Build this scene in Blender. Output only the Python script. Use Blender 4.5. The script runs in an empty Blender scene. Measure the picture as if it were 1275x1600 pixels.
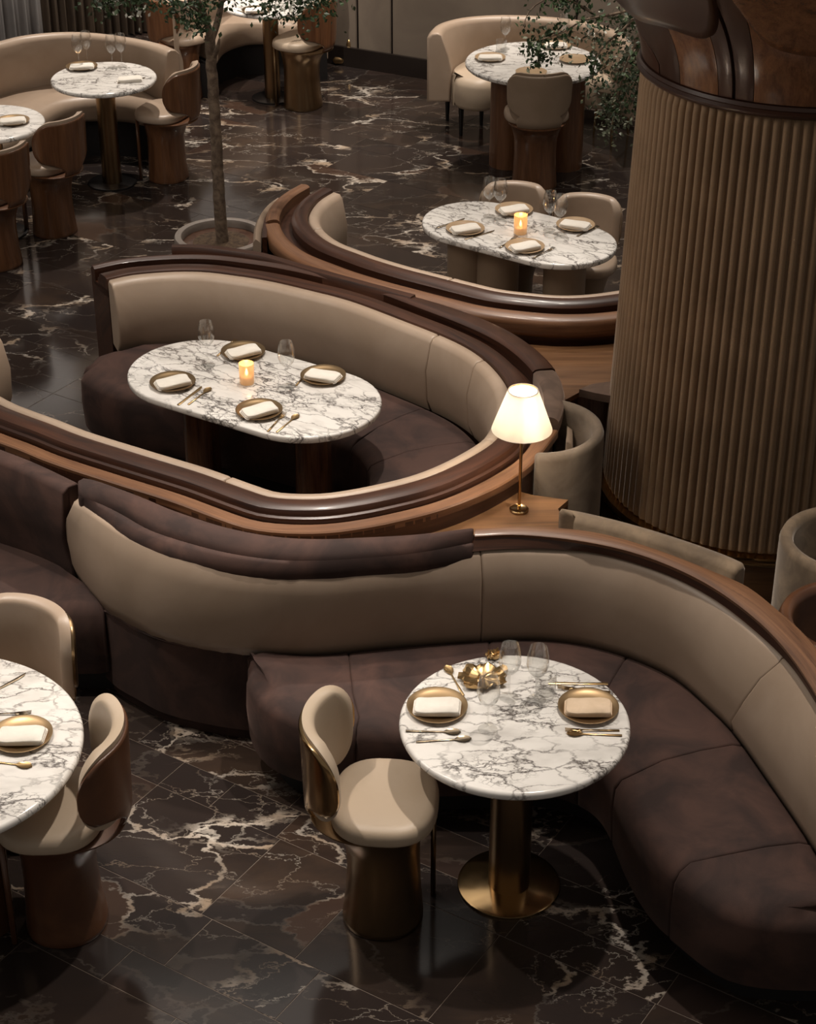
import bpy, bmesh, math, random
import numpy as np
from mathutils import Vector, Matrix
random.seed(7); RS=np.random.RandomState(7)
PI=math.pi
# ------------------------------------------------------------------ camera
F=2940.; PITCH=math.radians(30.7); CH=4.65
scn=bpy.context.scene
cam_d=bpy.data.cameras.new('camera'); cam=bpy.data.objects.new('camera',cam_d)
scn.collection.objects.link(cam); scn.camera=cam
cam.location=(0,0,CH); cam.rotation_euler=(PI/2-PITCH,0,0)
cam_d.sensor_fit='VERTICAL'; cam_d.sensor_height=24; cam_d.lens=F/1600*24; cam_d.clip_end=100
# ------------------------------------------------------------------ light
w=bpy.data.worlds.new('world'); scn.world=w; w.use_nodes=True
w.node_tree.nodes['Background'].inputs[0].default_value=(1.0,.90,.80,1)
w.node_tree.nodes['Background'].inputs[1].default_value=.13
scn.view_settings.view_transform='Standard'; scn.view_settings.look='None'
scn.view_settings.exposure=0.14; scn.view_settings.gamma=1; scn.view_settings.use_curve_mapping=False
def spot(x,y,z,tx,ty,tz,power,angle=50,blend=.6,size=.06,col=(1,.90,.80)):
    l=bpy.data.lights.new('ceiling_or_fill_spot','SPOT'); l.energy=power; l.spot_size=math.radians(angle); l.spot_blend=blend
    l.shadow_soft_size=size; l.color=col
    o=bpy.data.objects.new('ceiling_or_fill_spot',l); scn.collection.objects.link(o); o.location=(x,y,z)
    o.rotation_euler=(Vector((tx,ty,tz))-Vector((x,y,z))).to_track_quat('-Z','Y').to_euler()
def area(x,y,z,tx,ty,tz,sx,sy,power,col=(1,.90,.80)):
    l=bpy.data.lights.new('fill_panel','AREA'); l.shape='RECTANGLE'; l.size=sx; l.size_y=sy; l.energy=power; l.color=col
    o=bpy.data.objects.new('fill_panel',l); scn.collection.objects.link(o); o.location=(x,y,z)
    o.rotation_euler=(Vector((tx,ty,tz))-Vector((x,y,z))).to_track_quat('-Z','Y').to_euler()
spot(1.0,6.3,5.6, .3,5.1,0, 520,48)
spot(-.3,8.6,5.6, -.7,7.5,.6, 560,46)
spot(.6,11.3,5.6, .8,10.1,.6, 620,44)
spot(-1.9,13.6,5.4, -2.1,12.4,.6, 800,52)
spot(1.4,14.2,5.4, 1.1,13.0,.6, 620,50)
spot(-1.2,15.0,5.4, -1.2,14.3,.6, 330,50)
spot(-2.0,6.0,5.6, -1.5,4.9,0, 430,48)
spot(-1.7,7.0,5.4, -.9,6.3,.6, 240,34)
spot(-.9,11.4,5.2, -1.05,10.1,.4, 220,34)  # added spot to brighten the planter
spot(-3.0,13.2,5.0, -2.6,15.2,1.3, 650,62)  # added fill to lift the curtains
spot(.8,12.2,5.0, .0,15.0,1.0, 480,66)  # added fill to lift the back wall
spot(1.0,9.6,5.4, .95,7.9,.7, 260,40)  # extra spot added over the shelf and barrel chair
area(.5,8.5,6.5, 0,8.5,0, 6,8, 110)  # added soft fill overhead, not a visible fixture
area(-4.0,6.5,5.0, 1.2,7.8,.8, 2,2, 70)  # second added soft fill, from the left
# ------------------------------------------------------------------ pixel / plane helper: a point of the photograph on the level z
def U(x,y,z):
    u=(x-637.5)/F; v=(y-800)/F
    dy=math.cos(PITCH)-v*math.sin(PITCH); dz=-math.sin(PITCH)-v*math.cos(PITCH)
    t=(z-CH)/dz
    return np.array([u*t,dy*t])
def line(pts,z,n=60):
    return resample(np.array([U(x,y,z) for x,y in pts]),n)
def resample(P,n,smooth=True):
    P=np.asarray(P,float)
    if smooth and len(P)>2:
        Q=np.vstack([2*P[0]-P[1],P,2*P[-1]-P[-2]]); out=[]
        for i in range(1,len(Q)-2):
            for t in np.linspace(0,1,12,endpoint=False):
                a,b,c,d=Q[i-1],Q[i],Q[i+1],Q[i+2]
                out.append(.5*((2*b)+(-a+c)*t+(2*a-5*b+4*c-d)*t*t+(-a+3*b-3*c+d)*t**3))
        out.append(P[-1]); P=np.array(out)
        for _ in range(6):
            Pm=P.copy(); Pm[1:-1]=.25*P[:-2]+.5*P[1:-1]+.25*P[2:]; P=Pm
    s=np.r_[0,np.cumsum(np.linalg.norm(np.diff(P,axis=0),axis=1))]
    t=np.linspace(0,s[-1],n)
    return np.stack([np.interp(t,s,P[:,k]) for k in range(P.shape[1])],1)
def normals(L):
    T=np.gradient(L,axis=0); 
    for _ in range(3):
        Tm=T.copy(); Tm[1:-1]=(T[:-2]+T[1:-1]*2+T[2:])/4; T=Tm
    T/=np.linalg.norm(T,axis=1)[:,None]+1e-9
    return np.stack([-T[:,1],T[:,0]],1)
def off(L,d): return L+normals(L)*d
def sub(L,a,b,n=None):
    N=len(L); t=np.linspace(a,b,n or max(6,int(N*(b-a)))+1)*(N-1); i=np.clip(t.astype(int),0,N-2); f=(t-i)[:,None]
    return L[i]*(1-f)+L[i+1]*f
# ------------------------------------------------------------------ object helpers
COL=scn.collection
def link(name,me,mat,parent=None,smooth=True,loc=None,rz=None):
    if mat is not None and len(me.materials)==0: me.materials.append(mat)
    if smooth and len(me.polygons): me.polygons.foreach_set('use_smooth',[True]*len(me.polygons))
    o=bpy.data.objects.new(name,me); COL.objects.link(o)
    if parent is not None: o.parent=parent
    if loc is not None: o.location=loc
    if rz is not None: o.rotation_euler=(0,0,rz)
    return o
def mesh(name,V,Fc,uv=None,fix=True,sharp=None):
    me=bpy.data.meshes.new(name); me.from_pydata([tuple(map(float,v)) for v in V],[],[tuple(f) for f in Fc])
    if uv is not None:
        ul=me.uv_layers.new(name='UVMap'); uv=np.asarray(uv,float)
        idx=np.empty(len(me.loops),int); me.loops.foreach_get('vertex_index',idx)
        ul.data.foreach_set('uv',uv[idx].ravel())
    if fix:
        bm=bmesh.new(); bm.from_mesh(me); bmesh.ops.recalc_face_normals(bm,faces=bm.faces)
        if sharp:
            for e in bm.edges:
                if len(e.link_faces)==2 and e.calc_face_angle(0)>math.radians(sharp): e.smooth=False
        bm.to_mesh(me); bm.free()
    me.validate(); return me
def tag(o,label=None,cat=None,group=None,kind=None):
    if label: o['label']=label
    if cat: o['category']=cat
    if group: o['group']=group
    if kind: o['kind']=kind
    return o
def empty(name,loc=(0,0,0),rz=0,label=None,cat=None,group=None,kind=None):
    o=bpy.data.objects.new(name,None); COL.objects.link(o); o.location=loc; o.rotation_euler=(0,0,rz); o.empty_display_size=.1
    return tag(o,label,cat,group,kind)
def copy_tree(o,parent=None):
    c=o.copy(); COL.objects.link(c)
    if parent is not None: c.parent=parent
    for ch in list(o.children): copy_tree(ch,c)
    return c
# profile sweep: prof = [(line, offset, z) ...] closed loop around the section
def sweep(name,prof,mat,parent=None,endr=0.0,caps=True,closed=False,sharp=50,ucoord=None):
    n=len(prof[0][0]); cols=[]; nrm={}
    for L,d,z in prof:
        k=id(L)
        if k not in nrm: nrm[k]=normals(L)
        zz=np.full(n,z) if np.isscalar(z) else np.asarray(z)
        dd=d if np.isscalar(d) else np.asarray(d)[:,None]
        xy=L+nrm[k]*dd; cols.append(np.column_stack([xy,zz]))
    A=np.stack(cols,1) # n,m,3
    m=A.shape[1]
    s=np.r_[0,np.cumsum(np.linalg.norm(np.diff(A[:,0,:2],axis=0),axis=1))]
    e_a,e_b=endr if isinstance(endr,tuple) else (endr,endr)
    if max(e_a,e_b)>0:
        extra=[]
        c=A.mean(1)
        def shrink(i,f):
            ext=np.ptp(A[i],axis=0); size=max(math.hypot(ext[0],ext[1]),.05); hz=max(ext[2],.05)
            B=A[i]-c[i]; B=B*np.array([1-2*f/size,1-2*f/size,1-2*f/hz]); return B+c[i]
        def ends(i,d,endr):
            t=A[i+d].mean(0)-A[i].mean(0); t[2]=0; t/=np.linalg.norm(t)+1e-9; out=[]
            for a in (0,.3,.55,.8,1.05,1.3,PI/2):
                out.append(shrink(i,endr*(1-math.sin(a)))+t*(endr*(1-math.cos(a))))
            return out
        e0=ends(0,1,e_a); e1=ends(n-1,-1,e_b)[::-1]; pm=np.r_[0,np.cumsum(np.linalg.norm(np.diff(c[:,:2],axis=0),axis=1))]
        keep=[i for i in range(1,n-1) if pm[i]>e_a*1.1 and pm[-1]-pm[i]>e_b*1.1 and s[i]>e_a*.9 and s[-1]-s[i]>e_b*.9]
        A=np.stack(e0+[A[i] for i in keep]+e1,0); n=len(A)
        s=np.r_[0,np.cumsum(np.linalg.norm(np.diff(A[:,0,:2],axis=0),axis=1))]
    pl=np.r_[0,np.cumsum(np.linalg.norm(np.diff(A[n//2],axis=0),axis=1))]
    V=A.reshape(-1,3); uv=np.stack([np.repeat(s,m),np.tile(pl,n)],1)
    Fc=[]
    for i in range(n if closed else n-1):
        i2=(i+1)%n
        for j in range(m): Fc.append((i*m+j,i2*m+j,i2*m+(j+1)%m,i*m+(j+1)%m))
    if caps and not closed: Fc.append(tuple(range(m))); Fc.append(tuple((n-1)*m+j for j in range(m)))
    return link(name,mesh(name,V,Fc,uv,sharp=sharp),mat,parent)
def lathe(prof,seg=32,ccap=True):
    V=[];Fc=[]
    m=len(prof)
    for k in range(seg):
        a=2*PI*k/seg
        for r,z in prof: V.append((r*math.cos(a),r*math.sin(a),z))
    for k in range(seg):
        k2=(k+1)%seg
        for j in range(m-1): Fc.append((k*m+j,k2*m+j,k2*m+j+1,k*m+j+1))
    return V,Fc
def lathe_mesh(name,prof,seg=32,sharp=45):
    V,Fc=lathe(prof,seg); me=mesh(name,V,Fc,fix=False)
    bm=bmesh.new(); bm.from_mesh(me); bmesh.ops.remove_doubles(bm,verts=bm.verts,dist=1e-5); bmesh.ops.recalc_face_normals(bm,faces=bm.faces)
    for e in bm.edges:
        if len(e.link_faces)==2 and e.calc_face_angle(0)>math.radians(sharp): e.smooth=False
    bm.to_mesh(me); bm.free(); return me
def stack(name,secs,sharp=45,cap=True):
    """secs: list of (list of xy, z) outlines of equal count, lofted"""
    m=len(secs[0][0]); V=[];Fc=[]
    for xy,z in secs: V+= [(p[0],p[1],z if np.isscalar(z) else z[i]) for i,p in enumerate(xy)]
    n=len(secs)
    for i in range(n-1):
        for j in range(m): Fc.append((i*m+j,i*m+(j+1)%m,(i+1)*m+(j+1)%m,(i+1)*m+j))
    if cap: Fc.append(tuple(range(m))[::-1]); Fc.append(tuple((n-1)*m+j for j in range(m)))
    return mesh(name,V,Fc,sharp=sharp)
def sup(a,b,e=2.0,n=40,cx=0,cy=0):
    out=[]
    for k in range(n):
        t=2*PI*k/n; c=math.cos(t); s=math.sin(t)
        out.append((cx+a*math.copysign(abs(c)**(2/e),c),cy+b*math.copysign(abs(s)**(2/e),s)))
    return out
def stadium(L,W,n=16):
    """outline of a capsule, total length L, width W"""
    r=W/2; h=L/2-r; o=[]
    for k in range(n+1): a=-PI/2+PI*k/n; o.append((h+r*math.cos(a),r*math.sin(a)))
    for k in range(n+1): a=PI/2+PI*k/n; o.append((-h+r*math.cos(a),r*math.sin(a)))
    return o
def inset(o,d):
    P=np.array(o); c=P.mean(0); Q=np.roll(P,-1,0); R=np.roll(P,1,0); T=Q-R; T/=np.linalg.norm(T,axis=1)[:,None]+1e-9
    N=np.stack([T[:,1],-T[:,0]],1); return P-N*d
def slab(name,o,z0,z1,r=.008,sharp=60):
    secs=[(inset(o,r),z0),(inset(o,r*.3),z0+r*.3),(inset(o,0),z0+r),(inset(o,0),z1-r),(inset(o,r*.3),z1-r*.3),(inset(o,r),z1)]
    return stack(name,secs,sharp=sharp)
def box_mesh(name,sx,sy,sz,z0=0,bev=.003):
    bm=bmesh.new(); bmesh.ops.create_cube(bm,size=1)
    for v in bm.verts: v.co=Vector((v.co.x*sx,v.co.y*sy,(v.co.z+.5)*sz+z0))
    if bev: bmesh.ops.bevel(bm,geom=bm.edges[:],offset=bev,segments=2,affect='EDGES')
    me=bpy.data.meshes.new(name); bm.to_mesh(me); bm.free(); return me
def tube_mesh(name,pts,rad,seg=8,flat=1.0):
    P=np.array(pts,float); n=len(P); rad=np.full(n,rad) if np.isscalar(rad) else np.array(rad)
    T=np.gradient(P,axis=0); T/=np.linalg.norm(T,axis=1)[:,None]+1e-9
    up=np.array([0,0,1.]) if abs(T[0][2])<.9 else np.array([1.,0,0]); V=[];Fc=[]
    for i in range(n):
        a=np.cross(T[i],up); a/=np.linalg.norm(a)+1e-9; b=np.cross(a,T[i])
        for k in range(seg):
            t=2*PI*k/seg; V.append(P[i]+rad[i]*(math.cos(t)*a+math.sin(t)*b*flat))
    for i in range(n-1):
        for k in range(seg): Fc.append((i*seg+k,i*seg+(k+1)%seg,(i+1)*seg+(k+1)%seg,(i+1)*seg+k))
    Fc.append(tuple(range(seg))[::-1]); Fc.append(tuple((n-1)*seg+k for k in range(seg)))
    return mesh(name,V,Fc,sharp=60)
def poly_slab(name,poly,z0,z1,mat,parent=None,bev=.004):
    bm=bmesh.new(); vs=[bm.verts.new((p[0],p[1],z1)) for p in poly]; f=bm.faces.new(vs)
    r=bmesh.ops.extrude_face_region(bm,geom=[f]); 
    for v in r['geom']:
        if isinstance(v,bmesh.types.BMVert): v.co.z=z0
    bmesh.ops.recalc_face_normals(bm,faces=bm.faces)
    me=bpy.data.meshes.new(name); bm.to_mesh(me); bm.free()
    return link(name,me,mat,parent,smooth=False)
# ------------------------------------------------------------------ materials
class NT:
    def __init__(s,name):
        s.m=bpy.data.materials.new(name); s.m.use_nodes=True; s.t=s.m.node_tree; s.b=s.t.nodes['Principled BSDF']; s.out=s.t.nodes['Material Output']
    def n(s,typ,**kw):
        nd=s.t.nodes.new(typ)
        for k,v in kw.items():
            if k.startswith('i_'):
                key=k[2:]; key=int(key) if key.isdigit() else key.replace('_',' ')
                if isinstance(v,bpy.types.NodeSocket): s.t.links.new(v,nd.inputs[key])
                else: nd.inputs[key].default_value=v
            else: setattr(nd,k,v)
        return nd
    def l(s,a,b): s.t.links.new(a,b)
    def ramp(s,fac,stops,interp='LINEAR'):
        r=s.n('ShaderNodeValToRGB'); s.l(fac,r.inputs[0]); e=r.color_ramp.elements; r.color_ramp.interpolation=interp
        while len(e)<len(stops): e.new(.5)
        for k,(p,c) in enumerate(stops):
            e[k].position=p; e[k].color=(c if len(c)==4 else (*c,1)) if hasattr(c,'__len__') else (c,c,c,1)
        return r.outputs[0]
    def mix(s,f,a,b,mode='MIX'):
        m=s.n('ShaderNodeMix',data_type='RGBA',blend_type=mode)
        for sock,v in ((m.inputs[0],f),(m.inputs[6],a),(m.inputs[7],b)):
            if isinstance(v,bpy.types.NodeSocket): s.l(v,sock)
            else: sock.default_value=v if not hasattr(v,'__len__') else ((*v,1) if len(v)==3 else v)
        return m.outputs[2]
    def math(s,op,a,b=None,clamp=False):
        m=s.n('ShaderNodeMath',operation=op,use_clamp=clamp)
        for i,v in enumerate((a,b)):
            if v is None: continue
            if isinstance(v,bpy.types.NodeSocket): s.l(v,m.inputs[i])
            else: m.inputs[i].default_value=v
        return m.outputs[0]
    def bump(s,h,strength=.1,dist=.01):
        b=s.n('ShaderNodeBump'); b.inputs['Strength'].default_value=strength; b.inputs['Distance'].default_value=dist
        s.l(h,b.inputs['Height']); s.l(b.outputs[0],s.b.inputs['Normal'])
    def set(s,**kw):
        for k,v in kw.items():
            key=k.replace('_',' ')
            if isinstance(v,bpy.types.NodeSocket): s.l(v,s.b.inputs[key])
            else: s.b.inputs[key].default_value=(*v,1) if hasattr(v,'__len__') and len(v)==3 else v
def cloth(name,c1,c2,rough=.7,sheen=0,scale=6,sheen_tint=(1,.9,.8),bump=.08,coat=0):
    t=NT(name); co=t.n('ShaderNodeNewGeometry').outputs['Position']
    nz=t.n('ShaderNodeTexNoise',i_Vector=co,i_Scale=scale,i_Detail=4.,i_Roughness=.6,i_Distortion=.6)
    t.set(Base_Color=t.ramp(nz.outputs[0],[(.38,c1),(.64,c2)]),Roughness=rough)
    if sheen: t.set(Sheen_Weight=sheen,Sheen_Roughness=.4,Sheen_Tint=sheen_tint)
    if coat: t.set(Coat_Weight=coat,Coat_Roughness=.35)
    f=t.n('ShaderNodeTexNoise',i_Vector=co,i_Scale=260.,i_Detail=2.)
    g=t.n('ShaderNodeTexNoise',i_Vector=co,i_Scale=9.,i_Detail=2.)
    t.bump(t.math('ADD',f.outputs[0],t.math('MULTIPLY',g.outputs[0],1.5)),bump,.004)
    return t.m
def wood(name,dark,lite,rough=.28,uvm=True,scale=1.0,coat=.3,axis=0):
    t=NT(name); co=t.n('ShaderNodeTexCoord').outputs['UV' if uvm else 'Object']
    mp=t.n('ShaderNodeMapping'); t.l(co,mp.inputs[0])
    sc=[14*scale]*3; sc[axis]=1.1*scale; mp.inputs['Scale'].default_value=sc
    oi=t.n('ShaderNodeObjectInfo'); 
    nz=t.n('ShaderNodeTexNoise',noise_dimensions='4D',i_Vector=mp.outputs[0],i_Scale=1.3,i_Detail=6.,i_Roughness=.62,i_Distortion=1.2)
    t.l(t.math('MULTIPLY',oi.outputs['Random'],30.),nz.inputs['W'])
    mp2=t.n('ShaderNodeMapping'); t.l(co,mp2.inputs[0]); sc2=[90*scale]*3; sc2[axis]=3*scale; mp2.inputs['Scale'].default_value=sc2
    f=t.n('ShaderNodeTexNoise',i_Vector=mp2.outputs[0],i_Scale=2.,i_Detail=4.)
    fac=t.math('ADD',t.math('MULTIPLY',nz.outputs[0],.75),t.math('MULTIPLY',f.outputs[0],.25))
    mid=tuple((a+b)/2 for a,b in zip(dark,lite))
    t.set(Base_Color=t.ramp(fac,[(.36,dark),(.5,mid),(.64,lite)]),Roughness=rough,Coat_Weight=coat,Coat_Roughness=.12)
    t.bump(f.outputs[0],.05,.002); return t.m
def metal(name,col,rough=.25,var=.08):
    t=NT(name); co=t.n('ShaderNodeNewGeometry').outputs['Position']
    nz=t.n('ShaderNodeTexNoise',i_Vector=co,i_Scale=14.,i_Detail=4.)
    r=t.n('ShaderNodeMapRange',i_0=nz.outputs[0],i_1=.3,i_2=.7,i_3=rough-var*.4,i_4=rough+var*.4)
    t.set(Base_Color=col,Metallic=1.,Roughness=r.outputs[0]); return t.m
def plain(name,col,rough=.5,**kw):
    t=NT(name); co=t.n('ShaderNodeNewGeometry').outputs['Position']
    nz=t.n('ShaderNodeTexNoise',i_Vector=co,i_Scale=30.,i_Detail=3.)
    t.set(Base_Color=t.ramp(nz.outputs[0],[(.3,tuple(c*.88 for c in col)),(.7,col)]),Roughness=rough,**kw); return t.m
def white_marble():
    t=NT('white_veined_marble'); co=t.n('ShaderNodeTexCoord').outputs['Object']
    oi=t.n('ShaderNodeObjectInfo')
    mp=t.n('ShaderNodeMapping'); t.l(co,mp.inputs[0]); mp.inputs['Rotation'].default_value=(0,0,-.55); mp.inputs['Scale'].default_value=(1,2.0,1)
    r3=t.n('ShaderNodeVectorMath',operation='SCALE',i_0=(3.1,7.7,1.9)); t.l(t.math('MULTIPLY',oi.outputs['Random'],9.),r3.inputs['Scale'])
    ad=t.n('ShaderNodeVectorMath',operation='ADD'); t.l(mp.outputs[0],ad.inputs[0]); t.l(r3.outputs[0],ad.inputs[1])
    wn=t.n('ShaderNodeTexNoise',i_Vector=ad.outputs[0],i_Scale=5.5,i_Detail=5.,i_Roughness=.6)
    sb=t.n('ShaderNodeVectorMath',operation='SUBTRACT',i_0=wn.outputs['Color'],i_1=(.5,.5,.5))
    s2=t.n('ShaderNodeVectorMath',operation='SCALE',i_0=sb.outputs[0]); s2.inputs['Scale'].default_value=.26
    a2=t.n('ShaderNodeVectorMath',operation='ADD',i_0=ad.outputs[0],i_1=s2.outputs[0])
    v1=t.n('ShaderNodeTexVoronoi',feature='DISTANCE_TO_EDGE',i_Vector=a2.outputs[0],i_Scale=6.2)
    v2=t.n('ShaderNodeTexVoronoi',feature='DISTANCE_TO_EDGE',i_Vector=a2.outputs[0],i_Scale=19.)
    msk=t.n('ShaderNodeTexNoise',i_Vector=ad.outputs[0],i_Scale=3.2,i_Detail=2.)
    m1=t.ramp(msk.outputs[0],[(.38,0),(.56,1)])
    m2=t.ramp(msk.outputs[0],[(.5,0),(.62,1)])
    a=t.math('MULTIPLY',t.ramp(v1.outputs[0],[(0,1.),(.018,.75),(.06,0)]),t.math('ADD',t.math('MULTIPLY',m1,.8),.2))
    b=t.math('MULTIPLY',t.ramp(v2.outputs[0],[(0,.9),(.03,.5),(.09,0)]),m2)
    vein=t.math('MAXIMUM',a,b,True)
    cl=t.n('ShaderNodeTexNoise',i_Vector=ad.outputs[0],i_Scale=7.,i_Detail=4.)
    base=t.mix(t.ramp(cl.outputs[0],[(.45,0),(.75,1)]),(.82,.79,.745),(.64,.61,.57))
    t.set(Base_Color=t.mix(vein,base,(.085,.07,.062)),Roughness=.16,Coat_Weight=.2,Coat_Roughness=.05)
    return t.m
def dark_marble():
    t=NT('dark_brown_marble'); co=t.n('ShaderNodeNewGeometry').outputs['Position']
    oi=t.n('ShaderNodeObjectInfo')
    r3=t.n('ShaderNodeVectorMath',operation='SCALE',i_0=(1.3,1.7,.9)); t.l(t.math('MULTIPLY',t.math('ROUND',t.math('MULTIPLY',oi.outputs['Random'],4.)),1.3),r3.inputs['Scale'])
    ad0=t.n('ShaderNodeVectorMath',operation='ADD',i_0=co,i_1=r3.outputs[0])
    mp=t.n('ShaderNodeMapping'); t.l(ad0.outputs[0],mp.inputs[0]); mp.inputs['Rotation'].default_value=(0,0,.9); mp.inputs['Scale'].default_value=(.7,1.25,1)
    P=mp.outputs[0]
    wn=t.n('ShaderNodeTexNoise',i_Vector=P,i_Scale=2.6,i_Detail=7.,i_Roughness=.62)
    sb=t.n('ShaderNodeVectorMath',operation='SUBTRACT',i_0=wn.outputs['Color'],i_1=(.5,.5,.5))
    s2=t.n('ShaderNodeVectorMath',operation='SCALE',i_0=sb.outputs[0]); s2.inputs['Scale'].default_value=.5
    a2=t.n('ShaderNodeVectorMath',operation='ADD',i_0=P,i_1=s2.outputs[0]).outputs[0]
    v1=t.n('ShaderNodeTexVoronoi',feature='DISTANCE_TO_EDGE',i_Vector=a2,i_Scale=1.9)
    v2=t.n('ShaderNodeTexVoronoi',feature='DISTANCE_TO_EDGE',i_Vector=a2,i_Scale=8.)
    v3=t.n('ShaderNodeTexVoronoi',feature='DISTANCE_TO_EDGE',i_Vector=a2,i_Scale=4.2)
    cell=t.n('ShaderNodeTexVoronoi',feature='F1',i_Vector=a2,i_Scale=1.9)
    msk=t.n('ShaderNodeTexNoise',i_Vector=P,i_Scale=1.5,i_Detail=3.)
    thick=t.n('ShaderNodeTexNoise',i_Vector=P,i_Scale=6.,i_Detail=2.)
    d1=t.math('DIVIDE',v1.outputs[0],t.math('ADD',t.math('MULTIPLY',thick.outputs[0],2.2),.0))
    a=t.math('MULTIPLY',t.ramp(d1,[(0,1.),(.010,.9),(.02,0)]),t.ramp(msk.outputs[0],[(.46,.06),(.60,1)]))
    near=t.ramp(v1.outputs[0],[(.0,1),(.13,0)])
    b=t.math('MULTIPLY',t.ramp(v2.outputs[0],[(0,1.),(.05,.85),(.10,0)]),t.math('MULTIPLY',near,t.ramp(msk.outputs[0],[(.57,0),(.64,1)])))
    c=t.math('MULTIPLY',t.ramp(v3.outputs[0],[(0,.5),(.006,.25),(.014,0)]),t.ramp(msk.outputs[0],[(.42,0),(.55,1)]))
    vein=t.math('MAXIMUM',t.math('MAXIMUM',a,b),c,True)
    cn=t.n('ShaderNodeTexNoise',i_Vector=P,i_Scale=1.6,i_Detail=6.,i_Roughness=.6,i_Distortion=.8)
    base=t.ramp(cn.outputs[0],[(.3,(.014,.011,.010)),(.5,(.024,.017,.014)),(.66,(.042,.027,.019)),(.8,(.07,.042,.027))])
    sp=t.n('ShaderNodeSeparateColor'); t.l(cell.outputs['Color'],sp.inputs[0])
    base=t.mix(t.ramp(sp.outputs[0],[(.82,0),(.88,.6)]),base,(.07,.038,.025))
    base=t.mix(t.ramp(sp.outputs[1],[(.55,0),(.62,.5)]),base,(.020,.016,.016))
    base=t.mix(t.ramp(oi.outputs['Random'],[(0,0),(1,.5)]),base,(.03,.022,.019))
    vc=t.mix(t.ramp(thick.outputs[0],[(.4,0),(.62,1)]),(.50,.45,.39),(.30,.225,.16))
    t.set(Base_Color=t.mix(vein,base,vc),Roughness=.12)
    return t.m
M={}
M['leather']=cloth('beige_leather',(.37,.275,.20),(.42,.32,.24),rough=.42,scale=2.5,bump=.05,coat=.12)
M['leather_seat']=cloth('pale_beige_leather',(.46,.36,.26),(.50,.40,.30),rough=.45,scale=3,bump=.06)
M['taupe']=cloth('taupe_leather',(.23,.165,.11),(.27,.195,.135),rough=.45,scale=3,bump=.05)
M['taupe_velvet']=cloth('taupe_velvet',(.125,.09,.06),(.20,.15,.105),rough=.85,sheen=.3,scale=6)
M['cognac']=cloth('brown_hide_leather',(.085,.034,.016),(.14,.060,.028),rough=.3,scale=4,coat=.4)
M['tan']=cloth('tan_velvet',(.13,.09,.055),(.24,.17,.105),rough=.8,sheen=.5,scale=7)
M['velvet']=cloth('brown_velvet',(.023,.0098,.0072),(.063,.029,.0205),rough=.85,sheen=.07,scale=4.2,sheen_tint=(1,.62,.5))  # wide tone range paints the mottled highlights into the colour
M['velvet2']=cloth('mid_brown_velvet',(.075,.045,.03),(.13,.08,.055),rough=.8,sheen=.4,scale=8,sheen_tint=(1,.75,.6))
M['flute']=cloth('ribbed_tan_velvet',(.25,.158,.088),(.31,.20,.115),rough=.85,sheen=.3,scale=3)
M['wood']=wood('dark_walnut',(.018,.0065,.0036),(.072,.026,.012),rough=.36,coat=.12)
M['woodo']=wood('dark_walnut_solid',(.035,.014,.008),(.11,.048,.022),rough=.25,uvm=False,axis=2)
M['wood_mid']=wood('walnut',(.095,.040,.018),(.23,.11,.052),rough=.42,coat=.08)
M['wood_mido']=wood('walnut_top',(.085,.04,.018),(.20,.10,.045),rough=.28,uvm=False,axis=0,scale=.6)
M['wood_chair']=wood('chair_walnut',(.075,.030,.013),(.17,.075,.033),rough=.28,uvm=False,axis=2)
M['brass']=metal('polished_brass',(.50,.34,.17),.16,.05)
M['bronze']=metal('brushed_bronze',(.30,.20,.11),.30,.06)
M['gold']=metal('aged_gold',(.46,.31,.15),.32,.08)
M['steel']=metal('warm_steel',(.34,.27,.19),.25,.05)
M['black']=plain('black_lacquer',(.008,.007,.007),.3)
M['kick']=plain('black_kick_base',(.010,.008,.008),.6)
M['napkin']=cloth('white_cotton',(.80,.75,.67),(.85,.80,.72),rough=.9,scale=20,bump=.15)
M['napkin2']=cloth('cream_cotton',(.72,.55,.38),(.78,.60,.43),rough=.9,scale=20,bump=.15)
M['plate']=metal('glazed_bronze_plate',(.42,.29,.16),.34,.06)
M['plate2']=plain('tan_ceramic',(.42,.29,.17),.35)
M['marble']=white_marble(); M['floor']=dark_marble()
M['grout']=plain('grout',(.16,.12,.09),.6)
M['wallp']=cloth('taupe_wall_fabric',(.165,.13,.10),(.20,.16,.122),rough=.7,scale=2)
M['base']=plain('dark_baseboard',(.018,.013,.011),.3)
M['sheer']=cloth('pale_sheer_curtain',(.50,.49,.49),(.60,.58,.57),rough=.95,scale=2)
M['drape']=cloth('taupe_drape',(.19,.145,.105),(.25,.19,.14),rough=.95,scale=2)
M['bark']=cloth('bark',(.09,.06,.04),(.22,.16,.11),rough=.9,scale=22,bump=.6)
M['soil']=cloth('soil',(.05,.03,.018),(.11,.07,.04),rough=1,scale=30,bump=.8)
M['planter']=plain('planter_stone',(.25,.21,.18),.35)
M['planter_body']=wood('planter_body',(.05,.022,.014),(.12,.06,.035),uvm=False,axis=2)
def leafm(n,c1,c2):
    t=NT(n); g=t.n('ShaderNodeNewGeometry'); nz=t.n('ShaderNodeTexWhiteNoise',noise_dimensions='1D'); t.l(g.outputs['Random Per Island'],nz.inputs[1])
    t.set(Base_Color=t.ramp(nz.outputs[0],[(0,c1),(1,c2)]),Roughness=.5); return t.m
M['leaf']=leafm('dark_green_leaf',(.015,.035,.012),(.05,.085,.03))
M['leaf2']=leafm('pale_green_leaf',(.06,.08,.04),(.20,.21,.14))
M['petal']=leafm('white_blossom',(.4,.4,.33),(.65,.63,.55))
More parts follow.
